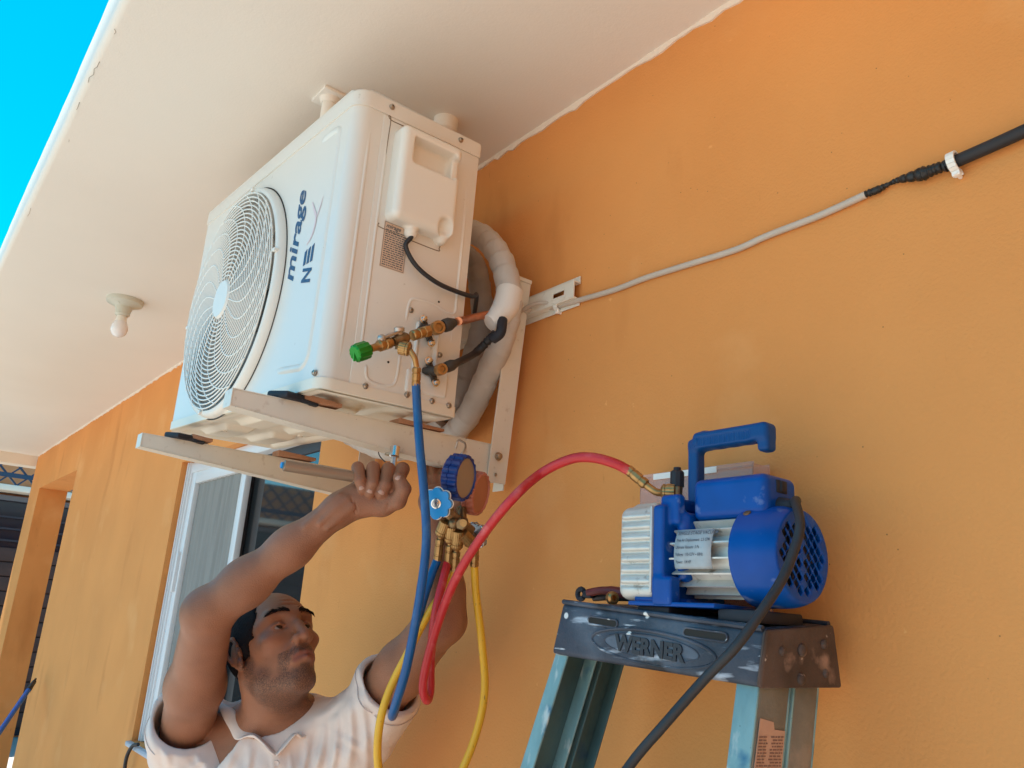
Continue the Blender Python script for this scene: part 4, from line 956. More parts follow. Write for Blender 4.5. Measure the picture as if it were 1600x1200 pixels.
# blue mounting flange
hf = Field((XF0 - .006, PY - .08, 1.618), (XF1 + .03, PY + .08, 1.805), .0018)
hf.rbox(((XF0 + XF1) / 2, PY, 1.695), (.0095, .064, .063), .005, .0); hf.rbox((XF0 + .014, PY - .015, 1.760), (.012, .034, .009), .004, .004)
hf.rbox((XF0 + .020, PY - .045, 1.752), (.016, .008, .020), .005, .004); hf.rbox((XF0 + .018, PY - .055, 1.648), (.016, .010, .018), .004, .004)
hf.rbox((XF1 + .012, PY, 1.705), (.010, .045, .045), .01, .006)
V, F = hf.mesh(1); raw('flange', V, F, M['pumpblue'], pump)
mm = MB(); mm.b2((XF0 - .0035, PY - .0645, 1.645), (XF0 + .0008, PY + .06, 1.757), .003); build('gasket', mm, M['alu'], pump)
# base plate and feet
mm = MB(); mm.b2((-.765, PY - .062, 1.629), (-.625, PY + .05, 1.6345), .0015); mm.b2((-.76, PY - .055, 1.6345), (-.695, PY + .04, 1.640), .001)
build('base_plate', mm, M['pumpblue'], pump)
for x in (-.76, -.63):
    mm = MB(); mm.b2((x, PY - .05, 1.614), (x + .055, PY + .045, 1.629), .003); build('foot', mm, M['rubber'], pump)
# motor body with cooling fins
mm = MB(); mm.lathe((XF1 - .004, PY, PZ), (1, 0, 0), [(0, .043), (XM1 - XF1 + .02, .043)], 40)
for k in range(18):
    a_ = math.radians(k * 20 + 6)
    r0, r1 = .040, .054 + .002 * math.cos(2 * a_); cy, cz = math.cos(a_), math.sin(a_); tt = Vector((0, -cz, cy)) * .0013
    A0 = Vector((XF1 + .002, PY + cy * r0, PZ + cz * r0)); A1 = Vector((XF1 + .002, PY + cy * r1, PZ + cz * r1)); dx = Vector((XM1 - XF1 + .006, 0, 0))
    mm.hexa([A0 - tt, A0 + tt, A1 + tt * .8, A1 - tt * .8, A0 - tt + dx, A0 + tt + dx, A1 + tt * .8 + dx, A1 - tt * .8 + dx])
build('motor_body', mm, M['alu'], pump, smooth=30)
# specification plate on the front fins
mm = MB(); rP = .0575
def PL(u, v, o=0): a_ = math.radians(180 - 26 + 56 * (1 - v) - 2); return Vector((XF1 + .014 + .066 * u, PY + math.cos(a_) * (rP + o), PZ + math.sin(-a_ + PI) * (rP + o) * -1 if False else PZ + math.sin(a_) * (rP + o)))
def PL(u, v, o=0):
    a_ = math.radians(180 + 19 - 50 * v); return Vector((XF1 + .012 + .058 * u, PY + math.cos(a_) * (rP + o), PZ + math.sin(a_) * (rP + o)))
mm.grid(lambda u, v: PL(u, v), 4, 12); pl = build('spec_plate', mm, M['paper'], pump, solid=.0008)
def plate_text(body, v, size, u0=.06, sx=.9):
    t = text_mesh(body, size, 0, .00008, .0, sx); 
    for q_ in t.bm.verts:
        p = PL(u0 + q_.co.x / .062, v + q_.co.y / .054, .0010); q_.co = p
    build('lettering', t, M['ink'], pl, smooth=0, recalc=False)
plate_text('SINGLE STAGE VACUUM', .86, .0075, .05, .82)
for a_, b_ in (('Free Air Displacement:  2.5 CFM', .68), ('Ultimate Vacuum:  5 Pa', .50), ('Voltage:  110-127V ~ 60Hz', .32), ('Power:  1/4 HP', .14)): plate_text(a_, b_, .0058, .05, .72)
# fan cowl with a louvred end
hf = Field((XM1 - .01, PY - .078, PZ - .075), (XC1 + .02, PY + .078, PZ + .075), .0016)
R_ = .0615
hf.cap((XM1 + .006, PY, PZ), (XC1 - .028, PY, PZ), R_, R_ * .985, .0)
hf.plane((XM1, PY, PZ), (-1, 0, 0)); hf.plane((XC1, PY, PZ), (1, 0, 0))
hf.cap((XM1 - .05, PY, PZ), (XM1 - .004, PY, PZ), .052, None, .002, 'sub'); hf.cap((XC1 - .016, PY, PZ), (XC1 - .008, PY, PZ), .0001, None, .0, 'sub'); hf.rbox((XC1 - .013, PY, PZ), (.0095, .040, .040), .008, .002, 'sub')
cells = []
for i in range(-4, 5):
    for j in range(-4, 5):
        y = (i - j) * .0080 * .86; z = (i + j) * .0080
        rad_ = math.hypot(y, z)
        if rad_ < .043 and rad_ > .006 and abs(z) > -1 and abs(y) > .004: cells.append((y, z))
R45 = [(1, 0, 0), (0, .76, .65), (0, -.65, .76)]
for y, z in cells: hf.rbox((XC1 - .002, PY + y, PZ + z), (.012, .0042, .0046), .0006, .0006, 'sub', R=R45)
V, F = hf.mesh(0); raw('fan_cowl', V, F, M['pumpblue'], pump)
mm = MB(); mm.lathe((XC1 - .018, PY, PZ), (1, 0, 0), [(0, .038), (.003, .038)], 32)
for k in range(7): a_ = k * 2 * PI / 7; mm.beam((XC1 - .011, PY, PZ), (XC1 - .011, PY + math.cos(a_) * .036, PZ + math.sin(a_) * .036), .004, .010)
build('fan', mm, M['rubber'], pump)
for a_ in (128, 96, 60): a2 = math.radians(a_); mm = MB(); mm.lathe((XM1 + .012, PY + R_ * .99 * math.cos(a2), PZ + R_ * .99 * math.sin(a2)), (0, math.cos(a2), math.sin(a2)), [(-.003, .005), (.0015, .005), (.002, .004), (.002, .002), (.001, .0005)], 16); build('screw', mm, M['bronze'], pump)
# switch box with rocker and cord gland
hf = Field((-.70, PY - .05, 1.735), (-.54, PY + .05, 1.815), .0017)
hf.rbox((-.626, PY, 1.765), (.056, .034, .027), .010, .0); hf.ell((-.58, PY, 1.755), (.03, .045, .03), .008, 'sub') if False else None
V, F = hf.mesh(1); sb = raw('switch_box', V, F, M['pumpblue'], pump)
mm = MB(); mm.b2((-.5715, PY - .012, 1.770), (-.5685, PY + .010, 1.786), .002); mm.box((-.568, PY - .001, 1.778), (.004, .010, .014), .002, M=None); build('rocker_switch', mm, M['rubber'], sb)
mm = MB(); mm.lathe((-.572, PY - .004, 1.754), (1, -.1, 0), [(0, .011), (.008, .010), (.022, .0065)], 18); build('cord_gland', mm, M['rubber'], sb)
# handle: upright and a grip with finger waves
HX = -.702; hf = Field((HX - .02, PY - .022, 1.765), (-.572, PY + .022, 1.868), .0015)
hf.rbox((HX, PY, 1.808), (.0085, .0095, .045), .004, .0)
hf.cap((HX + .002, PY, 1.846), (HX + .016, PY, 1.855), .0105, None, .006); hf.rbox(((HX - .59) / 2 + .004, PY, 1.8505), ((-.59 - HX) / 2 + .002, .0125, .0115), .005, .005)
for k in range(4): hf.ell((-.688 + k * .0235, PY, 1.844), (.0125, .0098, .0055), .005)
hf.rbox((-.590, PY, 1.842), (.0085, .0105, .0175), .005, .005)
for k in range(24): x = -.695 + k * .0038; hf.rbox((x, PY - .0112, 1.848), (.0007, .001, .006), .0004, .0005, 'sub')
V, F = hf.mesh(1); raw('handle', V, F, M['pumpblue2'], pump)
# inlet: brass tee, black cap
ix = at(1058, 770, y=PY - .01); mm = MB(); mm.lathe((ix.x, ix.y, 1.764), (0, 0, 1), [(0, .010), (.006, .010), (.008, .0065), (.014, .0075), (.028, .0075), (.034, .006)], 16)
ti = build('inlet_tee', mm, M['bronze'], pump)
mm = MB(); mm.lathe((ix.x, ix.y, 1.790), (0, 0, 1), [(0, .0095), (.020, .0095), (.022, .008), (.023, .0055), (.027, .005)], 10, 0); build('black_cap', mm, M['rubber'], ti)
# power cord
mm = MB(); gpt = Vector((-.556, PY - .006, 1.754))
pts = spline([gpt, Vector((-.543, PY - .012, 1.757)), at(1243, 785, y=PY - .025), at(1250, 815, y=PY - .045), at(1244, 850, y=PY - .055), at(1222, 905, y=PY - .075), at(1190, 955, y=-.222), at(1150, 1010, y=-.24), at(1100, 1062, y=-.25), at(1040, 1130, y=-.27), at(985, 1195, y=-.285), at(940, 1270, y=-.31), at(920, 1400, y=-.34), Vector((-.86, -.45, .5)), Vector((-.84, -.55, .03)), Vector((-.6, -.8, .008))], 12)
mm.tube(pts, .0055, 12); build('power_cord', mm, M['cord'], pump)

# clear plastic tray wedged behind the pump
P0, P1 = at(1012, 742, y=-.035), at(1188, 722, y=-.035); z0 = 1.628; zt = P0.z - .002; mm = MB()
ya, yb = -.052, -.014; x0, x1 = P0.x, P1.x
for (a_, b_) in (((x0, ya, z0), (x1, ya + .0015, zt - .006)), ((x0, yb, z0), (x1, yb + .0015, zt)), ((x0, ya, z0), (x0 + .0015, yb, zt - .004)), ((x1 - .0015, ya, z0), (x1, yb, zt - .004)), ((x0, ya, z0), (x1, yb, z0 + .0015))): mm.b2(a_, b_, .0006)
mm.b2((x0 - .003, ya - .003, zt - .010), (x1 + .003, ya - .0015, zt - .002), .001); mm.b2((x0 - .004, ya - .005, z0 + .10), (x0 + .004, yb, z0 + .104), .001); mm.b2((x0 + .006, ya - .0012, z0 + .14), (x1 - .006, ya, z0 + .15), .0005)
tb = build('plastic_tray', mm, M['clearplastic'], loc=(P0 + P1) / 2 * 1, smooth=0); tag(tb, 'clear pinkish plastic tray standing on edge behind the pump', 'tray')
mm = MB(); mm.b2((x0 + .03, ya - .0022, zt - .012), (x1 - .06, ya - .0032, zt - .003)); pp = build('label_strip', mm, M['clip'], tb)
# pliers and a brass nut on the ladder cap
G0, G1 = at(905, 928, y=-.115), at(1000, 938, y=-.10); pl_ = thing('pliers', G0, 'dark red and black handled pliers lying on the ladder cap beside the pump', 'pliers')
G0.z = G1.z = max(G0.z, 1.640)
mm = MB(); mm.tube(spline([G0 + Vector((.02, 0, .002)), G0.lerp(G1, .5) + Vector((0, -.006, .006)), G1], 6), [.006] * 7 + [.0075] * 6, 10); build('grip', mm, M['redgrip'], pl_)
mm = MB(); mm.tube(spline([G0 + Vector((.02, .012, -.004)), G0.lerp(G1, .5) + Vector((0, .012, -.001)), G1 + Vector((0, .01, 0))], 6), [.006] * 7 + [.0075] * 6, 10); build('grip', mm, M['blackgrip'], pl_)
mm = MB()
ang = [Vector((math.cos(t), 0, math.sin(t))) for t in np.linspace(.6, 5.6, 12)]
mm.tube([G0 + Vector((.004, 0, 0)) + v * .0075 for v in ang], .004, 8); mm.box(G0 + Vector((.018, .003, 0)), (.02, .012, .012), .003); build('jaw', mm, M['rubber'], pl_)
nb_ = at(958, 941, y=-.165); mm = MB(); mm.lathe((nb_.x - .006, nb_.y, 1.638), (1, -.3, 0), [(0, .0075), (.003, .009), (.010, .009), (.012, .006), (.012, .004), (.002, .004)], 14, .05); tag(build('brass_nut', mm, M['brass'], loc=(nb_.x, nb_.y, 1.63)), 'small brass flare nut on the ladder cap in front of the pliers', 'nut')

# ================================================================== VALVE CORE TOOL, HOSES, MANIFOLD
vt0 = aw(vc1) ; vt1 = aw(S_at(556, 552, .070)); ax_ = (vt1 - vt0).normalized(); LT = (vt1 - vt0).length
def TP(f_): return vt0 + ax_ * LT * f_
tool = thing('valve_core_tool', TP(.5), 'brass valve core tool with a green knob screwed onto the upper service valve', 'valve tool')
m = MB(); m.lathe(TP(.13), ax_, [(0, .0105), (.012, .0105), (.0125, .0095), (.014, .0095)], 6); m.lathe(TP(.13) + ax_ * .013, ax_, [(0, .0085), (.004, .0095), (.012, .0095), (.013, .0082), (.016, .0095), (.026, .0095), (.028, .0075)], 28, .04); build('coupling', m, M['brass'], tool)
m = MB(); m.lathe(TP(.40), ax_, [(0, .0075), (.006, .0105), (.022, .0105), (.028, .008), (.034, .008)], 20); m.lathe(TP(.50), -CY, [(0, .008), (.014, .007), (.016, .0075)], 16); build('valve_body', m, M['bronze'], tool)
m = MB(); m.lathe(TP(.60), ax_, [(0, .0085), (.004, .0098), (.014, .0098), (.015, .0085), (.018, .0098), (.026, .0098), (.029, .0075), (.034, .0065), (.045, .0065)], 28, .04); build('barrel', m, M['brass'], tool)
m = MB(); m.lathe(TP(.86), ax_, [(0, .008), (.003, .0145), (.006, .0155), (.024, .0155), (.028, .0145), (.030, .012), (.0305, .002)], 24, .10); m.beam(TP(.86) + ax_ * .0302 - CY * .012, TP(.86) + ax_ * .0302 + CY * .012, .0025, .002, up=ax_); build('green_knob', m, M['green'], tool)
lv = TP(.50) + CY * .014; m = MB(); m.cyl(TP(.50) + CY * .006, lv + CY * .003, .006); m.beam(lv, lv + ax_ * .038 - CY * .002, .012, .0055, up=CY, bev=.002); m.lathe(lv, CY, [(0, .009), (.006, .009), (.008, .006), (.008, .003)], 16); m.ball(lv + ax_ * .04 - CY * .003, .0075, 12); build('lever', m, M['steel'], tool)

def sleeve(mb, p, d, L, r, knurl=.06):
    mb.lathe(p, d, [(0, r * .8), (.002, r), (L * .25, r), (L * .27, r * .88), (L * .33, r * .88), (L * .35, r), (L * .7, r), (L * .72, r * .9), (L * .78, r * .9), (L * .8, r), (L, r), (L + .001, r * .8)], 20, knurl)
def knut(mb, p, d, L, r):
    mb.lathe(p, d, [(0, r * .7), (.001, r), (L * .62, r), (L * .64, r * .90), (L * .7, r * .90), (L * .72, r), (L * .85, r), (L, r * .7)], 44, .05)
def hose(name, lab, pts, mm_, r=.0068):
    h_ = thing(name, pts[0], lab, 'hose'); sp2 = spline(pts, 14); m_ = MB(); m_.tube(sp2, r, 16); build('rubber_hose', m_, mm_, h_); return h_
# blue hose
e0 = TP(.50) - CY * .012; n0 = at(641, 548, d=depth(e0) - .004)
b0 = at(651, 574, d=depth(e0) - .006); b1 = at(650, 599, d=depth(e0) - .006)
db = depth(e0)
bh = hose('blue_hose', 'blue charging hose hanging from the core tool down to a loop at shoulder height', [b1, at(652, 640, d=db - .01), at(656, 700, d=db - .03), at(663, 775, d=db - .05), at(666, 850, d=db - .07), at(655, 940, d=db - .09), at(636, 1040, d=db - .10), at(620, 1095, d=db - .09), at(613, 1118, d=db - .06), at(617, 1108, d=db - .03), at(634, 1045, d=1.34), at(655, 960, d=1.355), at(672, 905, d=1.38), at(683, 876, d=1.395)], M['bluehose'], .0074)
m = MB(); knut(m, e0, (n0 - e0) + CX * .01, .020, .0125); build('knurled_nut', m, M['brass'], bh)
m = MB(); m.tube(spline([n0, at(648, 560, d=db - .006), b0], 6), .0048, 12); sleeve(m, b0, b1 - b0, (b1 - b0).length + .004, .0078); build('end_fitting', m, M['brass'], bh)
# manifold gauge set
DM = 1.395
man = thing('manifold_gauge_set', at(715, 830, d=DM), 'brass manifold with a blue and a red booted gauge hanging from the near bracket arm', 'gauge set')
def gaugef(c_, R, T, axc, mb_, nm):
    ax = (CX * axc[0] + CY * axc[1] + CZ * axc[2]).normalized(); m_ = MB(); nT = 18; n_ = nT * 4
    u = ax.orthogonal().normalized(); v = ax.cross(u); rings = []
    for (t, rr) in ((0, .55), (.004, .9), (.007, 1.0), (T * .48, 1.0), (T * .5, .965), (T * .52, 1.0), (T - .005, 1.0), (T - .001, .96), (T, .86), (T - .003, .83)):
        ring = []
        for k in range(n_):
            a_ = 2 * PI * k / n_; tooth = (1.0, 1.0, .925, .925)[k % 4] if .003 < t < T - .0005 and rr > .9 else 1
            ring.append(m_.bm.verts.new(c_ + ax * t + (u * math.cos(a_) + v * math.sin(a_)) * R * rr * tooth))
        rings.append(ring)
    for a_, b_ in zip(rings, rings[1:]):
        for k in range(n_): m_.bm.faces.new((a_[k], a_[(k + 1) % n_], b_[(k + 1) % n_], b_[k]))
    m_.bm.faces.new(rings[0][::-1]); g_ = build(nm, m_, mb_, man, smooth=30)
    m_ = MB(); m_.lathe(c_, ax, [(T - .010, R * .84), (T - .003, R * .84), (T - .0028, .001)], 40); build('lens', m_, M['dial'] if mb_ == M['bluerub'] else M['redlens'], g_)
    return ax
gaugef(at(702, 744, d=DM - .005), .0405, .034, (.90, -.06, .42), M['bluerub'], 'gauge')
gaugef(at(731, 768, d=DM + .055), .0400, .028, (.88, -.12, .36), M['redrub'], 'gauge')
m = MB(); m.tube(spline([at(722, 690, d=DM + .08), at(727, 694, d=DM + .05), at(726, 704, d=DM + .01), at(716, 713, d=DM)], 8), .0021, 8); m.tube(spline([at(722, 690, d=DM + .08), at(716, 688, d=DM + .10), at(712, 700, d=DM + .11)], 8), .0021, 8); build('hook', m, M['steel'], man)
# body, stems
m = MB(); A_, B_ = at(697, 800, d=DM), at(737, 832, d=DM + .02); m.beam(A_, B_, .020, .020, up=CY, bev=.004); m.lathe(A_ - (B_ - A_).normalized() * .008, (B_ - A_), [(0, .009), (.008, .0115), (.016, .0115)], 6)
m.cyl(at(702, 775, d=DM), at(700, 805, d=DM), .0075); m.lathe(at(700, 790, d=DM), -CY, [(0, .010), (.010, .010)], 6); m.cyl(at(722, 792, d=DM + .03), at(723, 820, d=DM + .01), .0075); m.lathe(at(722, 792, d=DM + .03), -CY, [(0, .0105), (.010, .0105)], 6)
m.lathe(at(724, 817, d=DM - .004), CZ - CX * .2, [(0, .011), (.014, .011), (.016, .009)], 6); m.ball(at(709, 818, d=DM - .010), .010, 12); build('manifold_body', m, M['bronze'], man)
m = MB(); m.lathe(at(724, 817, d=DM - .0205), CZ - CX * .2, [(0, .0065), (.001, .0065)], 20); build('sight_glass', m, M['brass'], man)
def star(c_, ax, R, n, mm_, rim, nm='knob'):
    ax = ax.normalized(); u = ax.orthogonal().normalized(); v = ax.cross(u); pts = []
    for k in range(n * 8):
        a_ = 2 * PI * k / (n * 8); ph = (k % 8) / 8 * 2 * PI; rr = R * (1 - .11 * (1 - abs(math.cos(ph / 2)) ) * 1.6); pts.append(c_ + (u * math.cos(a_) + v * math.sin(a_)) * rr)
    m_ = MB(); m_.prism(pts, ax * .010); k_ = build(nm, m_, mm_, man, smooth=40)
    m_ = MB(); m_.tube([p + ax * .0 for p in pts], .0016, 6, closed=True); build('rim', m_, rim, k_)
    m_ = MB(); m_.lathe(c_ + ax * .0095, ax, [(0, .0085), (.0015, .0085), (.002, .0065), (.0008, .006), (.0008, .004), (.0035, .0038), (.0036, .001)], 20, cap=False); build('screw', m_, M['chrome'], k_)
    return k_
sc = at(684, 786, d=DM - .055); star(sc, CZ * .96 - CX * .2 + CY * .05, .0265, 8, M['knobblue'], M['clip'])
m = MB(); m.cyl(sc, at(697, 800, d=DM), .006); build('stem', m, M['bronze'], man)
sc = at(741, 838, d=DM + .05); star(sc, -CZ * .8 + CX * .5, .0245, 8, M['knobgrey'], M['chrome'])
m = MB(); m.cyl(sc, at(730, 828, d=DM + .01), .006); build('stem', m, M['bronze'], man)
# hose ends at the manifold
def hend(p0, p1, p2, parent, rn=.0112):
    m_ = MB(); knut(m_, p0, p1 - p0, (p1 - p0).length, rn); build('knurled_nut', m_, M['brass'], parent)
    m_ = MB(); m_.cyl(p1 - (p1 - p0) * .15, p1 + (p2 - p1) * .2, .005); sleeve(m_, p1 + (p2 - p1) * .1, p2 - p1, (p2 - p1).length, .0078); build('end_fitting', m_, M['brass'], parent)
hend(at(697, 815, d=DM - .005), at(688, 838, d=DM), at(684, 872, d=DM), bh)
ry = at(1040, 769, y=PY - .022)
rs = at(984, 736, y=PY - .05); dr = depth(rs)
rh = hose('red_hose', 'red charging hose arching from the manifold to the vacuum pump inlet', [rs, at(960, 724, d=dr + .005), at(925, 715, d=dr + .02), at(890, 718, d=dr + .04), at(845, 740, d=dr + .07), at(800, 780, d=1.16), at(752, 840, d=1.21), at(712, 905, d=1.25), at(684, 975, d=1.28), at(666, 1040, d=1.295), at(661, 1075, d=1.30), at(667, 1094, d=1.31), at(672, 1078, d=1.325), at(673, 1030, d=1.335), at(680, 960, d=1.345), at(692, 908, d=1.37), at(699, 880, d=1.395)], M['redhose'], .0073)
hend(at(706, 822, d=DM - .005), at(703, 848, d=DM), at(700, 882, d=DM), rh)
m = MB(); pN = at(1040, 769, y=PY - .020); q0 = at(1058, 769, y=PY - .012); knut(m, q0 + (pN - q0) * .1, pN - q0, (pN - q0).length * 1.25, .0115); build('knurled_nut', m, M['brass'], rh)
m = MB(); p1 = at(1026, 769, y=PY - .028); p2 = at(1010, 758, y=PY - .036); m.tube(spline([pN, p1, p2, at(1003, 753, y=PY - .04)], 6), .0052, 12); sleeve(m, p2, rs - p2, (rs - p2).length + .003, .0078); build('end_fitting', m, M['brass'], rh)
yh = hose('yellow_hose', 'yellow charging hose hanging in a long loop below the manifold', [at(710, 892, d=1.395), at(700, 915, d=1.385), at(672, 955, d=1.36), at(640, 1015, d=1.345), at(608, 1080, d=1.335), at(592, 1140, d=1.325), at(592, 1205, d=1.32), at(612, 1275, d=1.32), at(655, 1300, d=1.33), at(702, 1240, d=1.34), at(738, 1165, d=1.36), at(757, 1085, d=1.38), at(753, 1005, d=1.40), at(744, 930, d=1.41), at(741, 882, d=1.41)], M['yellowhose'], .0068)
hend(at(716, 828, d=DM - .008), at(713, 858, d=DM), at(710, 890, d=DM), yh)
m = MB(); knut(m, at(722, 834, d=DM - .01), at(738, 850, d=DM) - at(722, 834, d=DM - .01), .026, .0112); build('knurled_nut', m, M['brass'], yh)
m = MB(); m.tube(spline([at(735, 848, d=DM), at(741, 853, d=DM + .005), at(742, 862, d=DM + .01)], 6), .0048, 10); pA, pB = at(742, 858, d=DM + .008), at(741, 884, d=1.408); sleeve(m, pA, pB - pA, (pB - pA).length, .0078); build('end_fitting', m, M['brass'], yh)

# ================================================================== PERSON
PP = lambda px, py, d: at(px, py, d=d)
V3 = lambda v: np.array(tuple(v), float)
head_c = PP(428, 1011, 1.545)
def headframe(yaw, pitch, roll):
    y_, p_, r_ = map(math.radians, (yaw, pitch, roll))
    f = np.array([math.sin(y_) * math.cos(p_), math.sin(p_), math.cos(y_) * math.cos(p_)]); r0 = np.array([math.cos(y_), 0, -math.sin(y_)]); u0 = np.cross(f, r0)
    rr = r0 * math.cos(r_) + u0 * math.sin(r_); uu = -r0 * math.sin(r_) + u0 * math.cos(r_)
    T = CAM_M.T; return T @ rr, T @ f, T @ uu
hr, hf_, hu = headframe(54, 40, -14)
HB = np.stack([hr, hf_, hu]); H0 = V3(head_c)
HS = .955                                              # head size
def hp(x, y, z): return H0 + (hr * x + hf_ * y + hu * z) * HS
RS, RE, RW_ = PP(290, 1152, 1.59), PP(327, 956, 1.375), PP(532, 795, 1.385)
LS, LE, LW = PP(574, 1115, 1.53), PP(690, 968, 1.42), PP(688, 838, 1.455)
NB = PP(430, 1140, 1.575); mid = (RS + LS) / 2
lat = (LS - RS); lat.z = 0; lat.normalize(); fwd = Vector((-lat.y, lat.x, 0)) * -1
if fwd.dot(CZ) < 0: fwd = -fwd
BB = [tuple(lat), tuple(fwd), (0, 0, 1)]
chest = Vector((mid.x, mid.y, 1.23)) - fwd * .02; belly = Vector((mid.x - .01, mid.y - .03, 1.05)); hips = Vector((mid.x - .01, mid.y - .04, .92))
def head_ops(F):
    e = lambda c, r, k=.01, op='add': F.ell(hp(*c), [q_ * HS for q_ in r], k, op, R=HB)
    c_ = lambda a, b, ra, rb=None, k=.008, op='add': F.cap(hp(*a), hp(*b), ra * HS, (ra if rb is None else rb) * HS, k, op)
    e((0, -.018, .028), (.073, .096, .086), .0)
    e((0, .022, .020), (.064, .066, .070), .02)
    e((0, .028, -.040), (.054, .060, .074), .02)
    c_((0, .060, -.100), (0, .068, -.094), .020, .019, .02)
    for s in (-1, 1):
        c_((s * .051, -.012, -.048), (s * .044, .012, -.078), .017, .017, .02); c_((s * .044, .012, -.078), (s * .012, .064, -.104), .017, .016, .018)
        e((s * .041, .060, -.020), (.020, .019, .014), .018)
        c_((s * .010, .083, .026), (s * .040, .070, .029), .0095, .008, .012)
        c_((s * .040, .070, .029), (s * .054, .050, .016), .008, .006, .012)
        e((s * .031, .088, .006), (.0175, .014, .0115), .010, 'sub')
        e((s * .031, .0665, .003), (.0150, .0145, .0140), .003)                       # lids over the eyeball
        e((s * .031, .083, .0005), (.0130, .010, .0042), .0015, 'sub')                 # opening between the lids
        c_((s * .018, .078, .0055), (s * .030, .0815, .0085), .0020, .0024, .002); c_((s * .030, .0815, .0085), (s * .045, .072, .0040), .0024, .0016, .002)
        c_((s * .020, .077, -.0080), (s * .042, .073, -.0070), .0018, .0016, .004)
    c_((0, .082, .018), (0, .097, -.006), .0075, .0085, .012); c_((0, .097, -.006), (0, .1105, -.033), .0085, .0110, .008)
    for s in (-1, 1):
        e((s * .0125, .099, -.034), (.0090, .012, .0090), .006); e((s * .0068, .104, -.0450), (.0036, .0065, .0045), .003, 'sub')
    e((0, .074, -.060), (.031, .026, .024), .015)
    for s in (-1, 1):
        c_((0, .0985, -.0625), (s * .012, .0955, -.0600), .0046, .0048, .004); c_((s * .012, .0955, -.0605), (s * .024, .083, -.0705), .0048, .0028, .004)
        c_((0, .0965, -.0735), (s * .022, .0855, -.0735), .0062, .0032, .005)
        c_((s * .019, .094, -.040), (s * .032, .080, -.062), .0016, .0016, .006, 'sub')
    c_((0, .104, -.0675), (.013, .101, -.0665), .0016, .0016, .003, 'sub'); c_((0, .104, -.0675), (-.013, .101, -.0665), .0016, .0016, .003, 'sub')
    c_((.013, .101, -.0670), (.027, .087, -.0745), .0016, .0014, .003, 'sub'); c_((-.013, .101, -.0670), (-.027, .087, -.0745), .0016, .0014, .003, 'sub')
    e((0, .101, -.084), (.014, .006, .004), .006, 'sub')
    for k in range(3): c_((-.03, .0835 - .004 * k, .047 + .011 * k), (.03, .0835 - .004 * k, .047 + .011 * k), .0011, .0011, .003, 'sub')
    for s in (-1, 1):                                                                  # ears
        E_ = lambda a, b, ra, rb=None, k=.003, op='add': c_((s * a[0], a[1], a[2]), (s * b[0], b[1], b[2]), ra, rb, k, op)
        e((s * .074, -.014, -.006), (.0075, .018, .028), .005)
        rim = [(.080, .002, .006), (.083, -.004, .022), (.085, -.018, .027), (.086, -.031, .017), (.084, -.032, -.002), (.079, -.024, -.020), (.076, -.010, -.032)]
        for a, b in zip(rim, rim[1:]): E_(a, b, .0038, .0038, .003)
        e((s * .076, -.004, -.030), (.0055, .009, .010), .004); e((s * .086, -.010, -.004), (.006, .010, .012), .004, 'sub'); e((s * .087, -.018, .012), (.004, .007, .007), .003, 'sub')
        e((s * .078, .003, -.006), (.004, .004, .007), .003)
def neck_ops(F):
    a = hp(0, -.035, -.055); b = V3(NB)
    F.cap(a, b, .052, .056, .03); F.cap(hp(0, -.005, -.075), b + V3(fwd) * .02, .040, .046, .03)
    for s in (-1, 1): F.cap(hp(s * .052, -.022, -.05), b + V3(fwd) * .045 + V3(lat) * .012 * s, .014, .012, .02)
    F.ell(b + V3(fwd) * .052 + np.array([0, 0, .022]), (.012, .012, .014), .015)
    F.cap(b, V3(RS + (NB - RS) * .2 - Vector((0, 0, .012))), .05, .045, .04); F.cap(b, V3(LS + (NB - LS) * .2 - Vector((0, 0, .012))), .05, .045, .04)
    F.ell(V3(chest), (.150, .098, .19), .05, R=BB); F.ell(V3(belly), (.140, .10, .17), .05, R=BB)
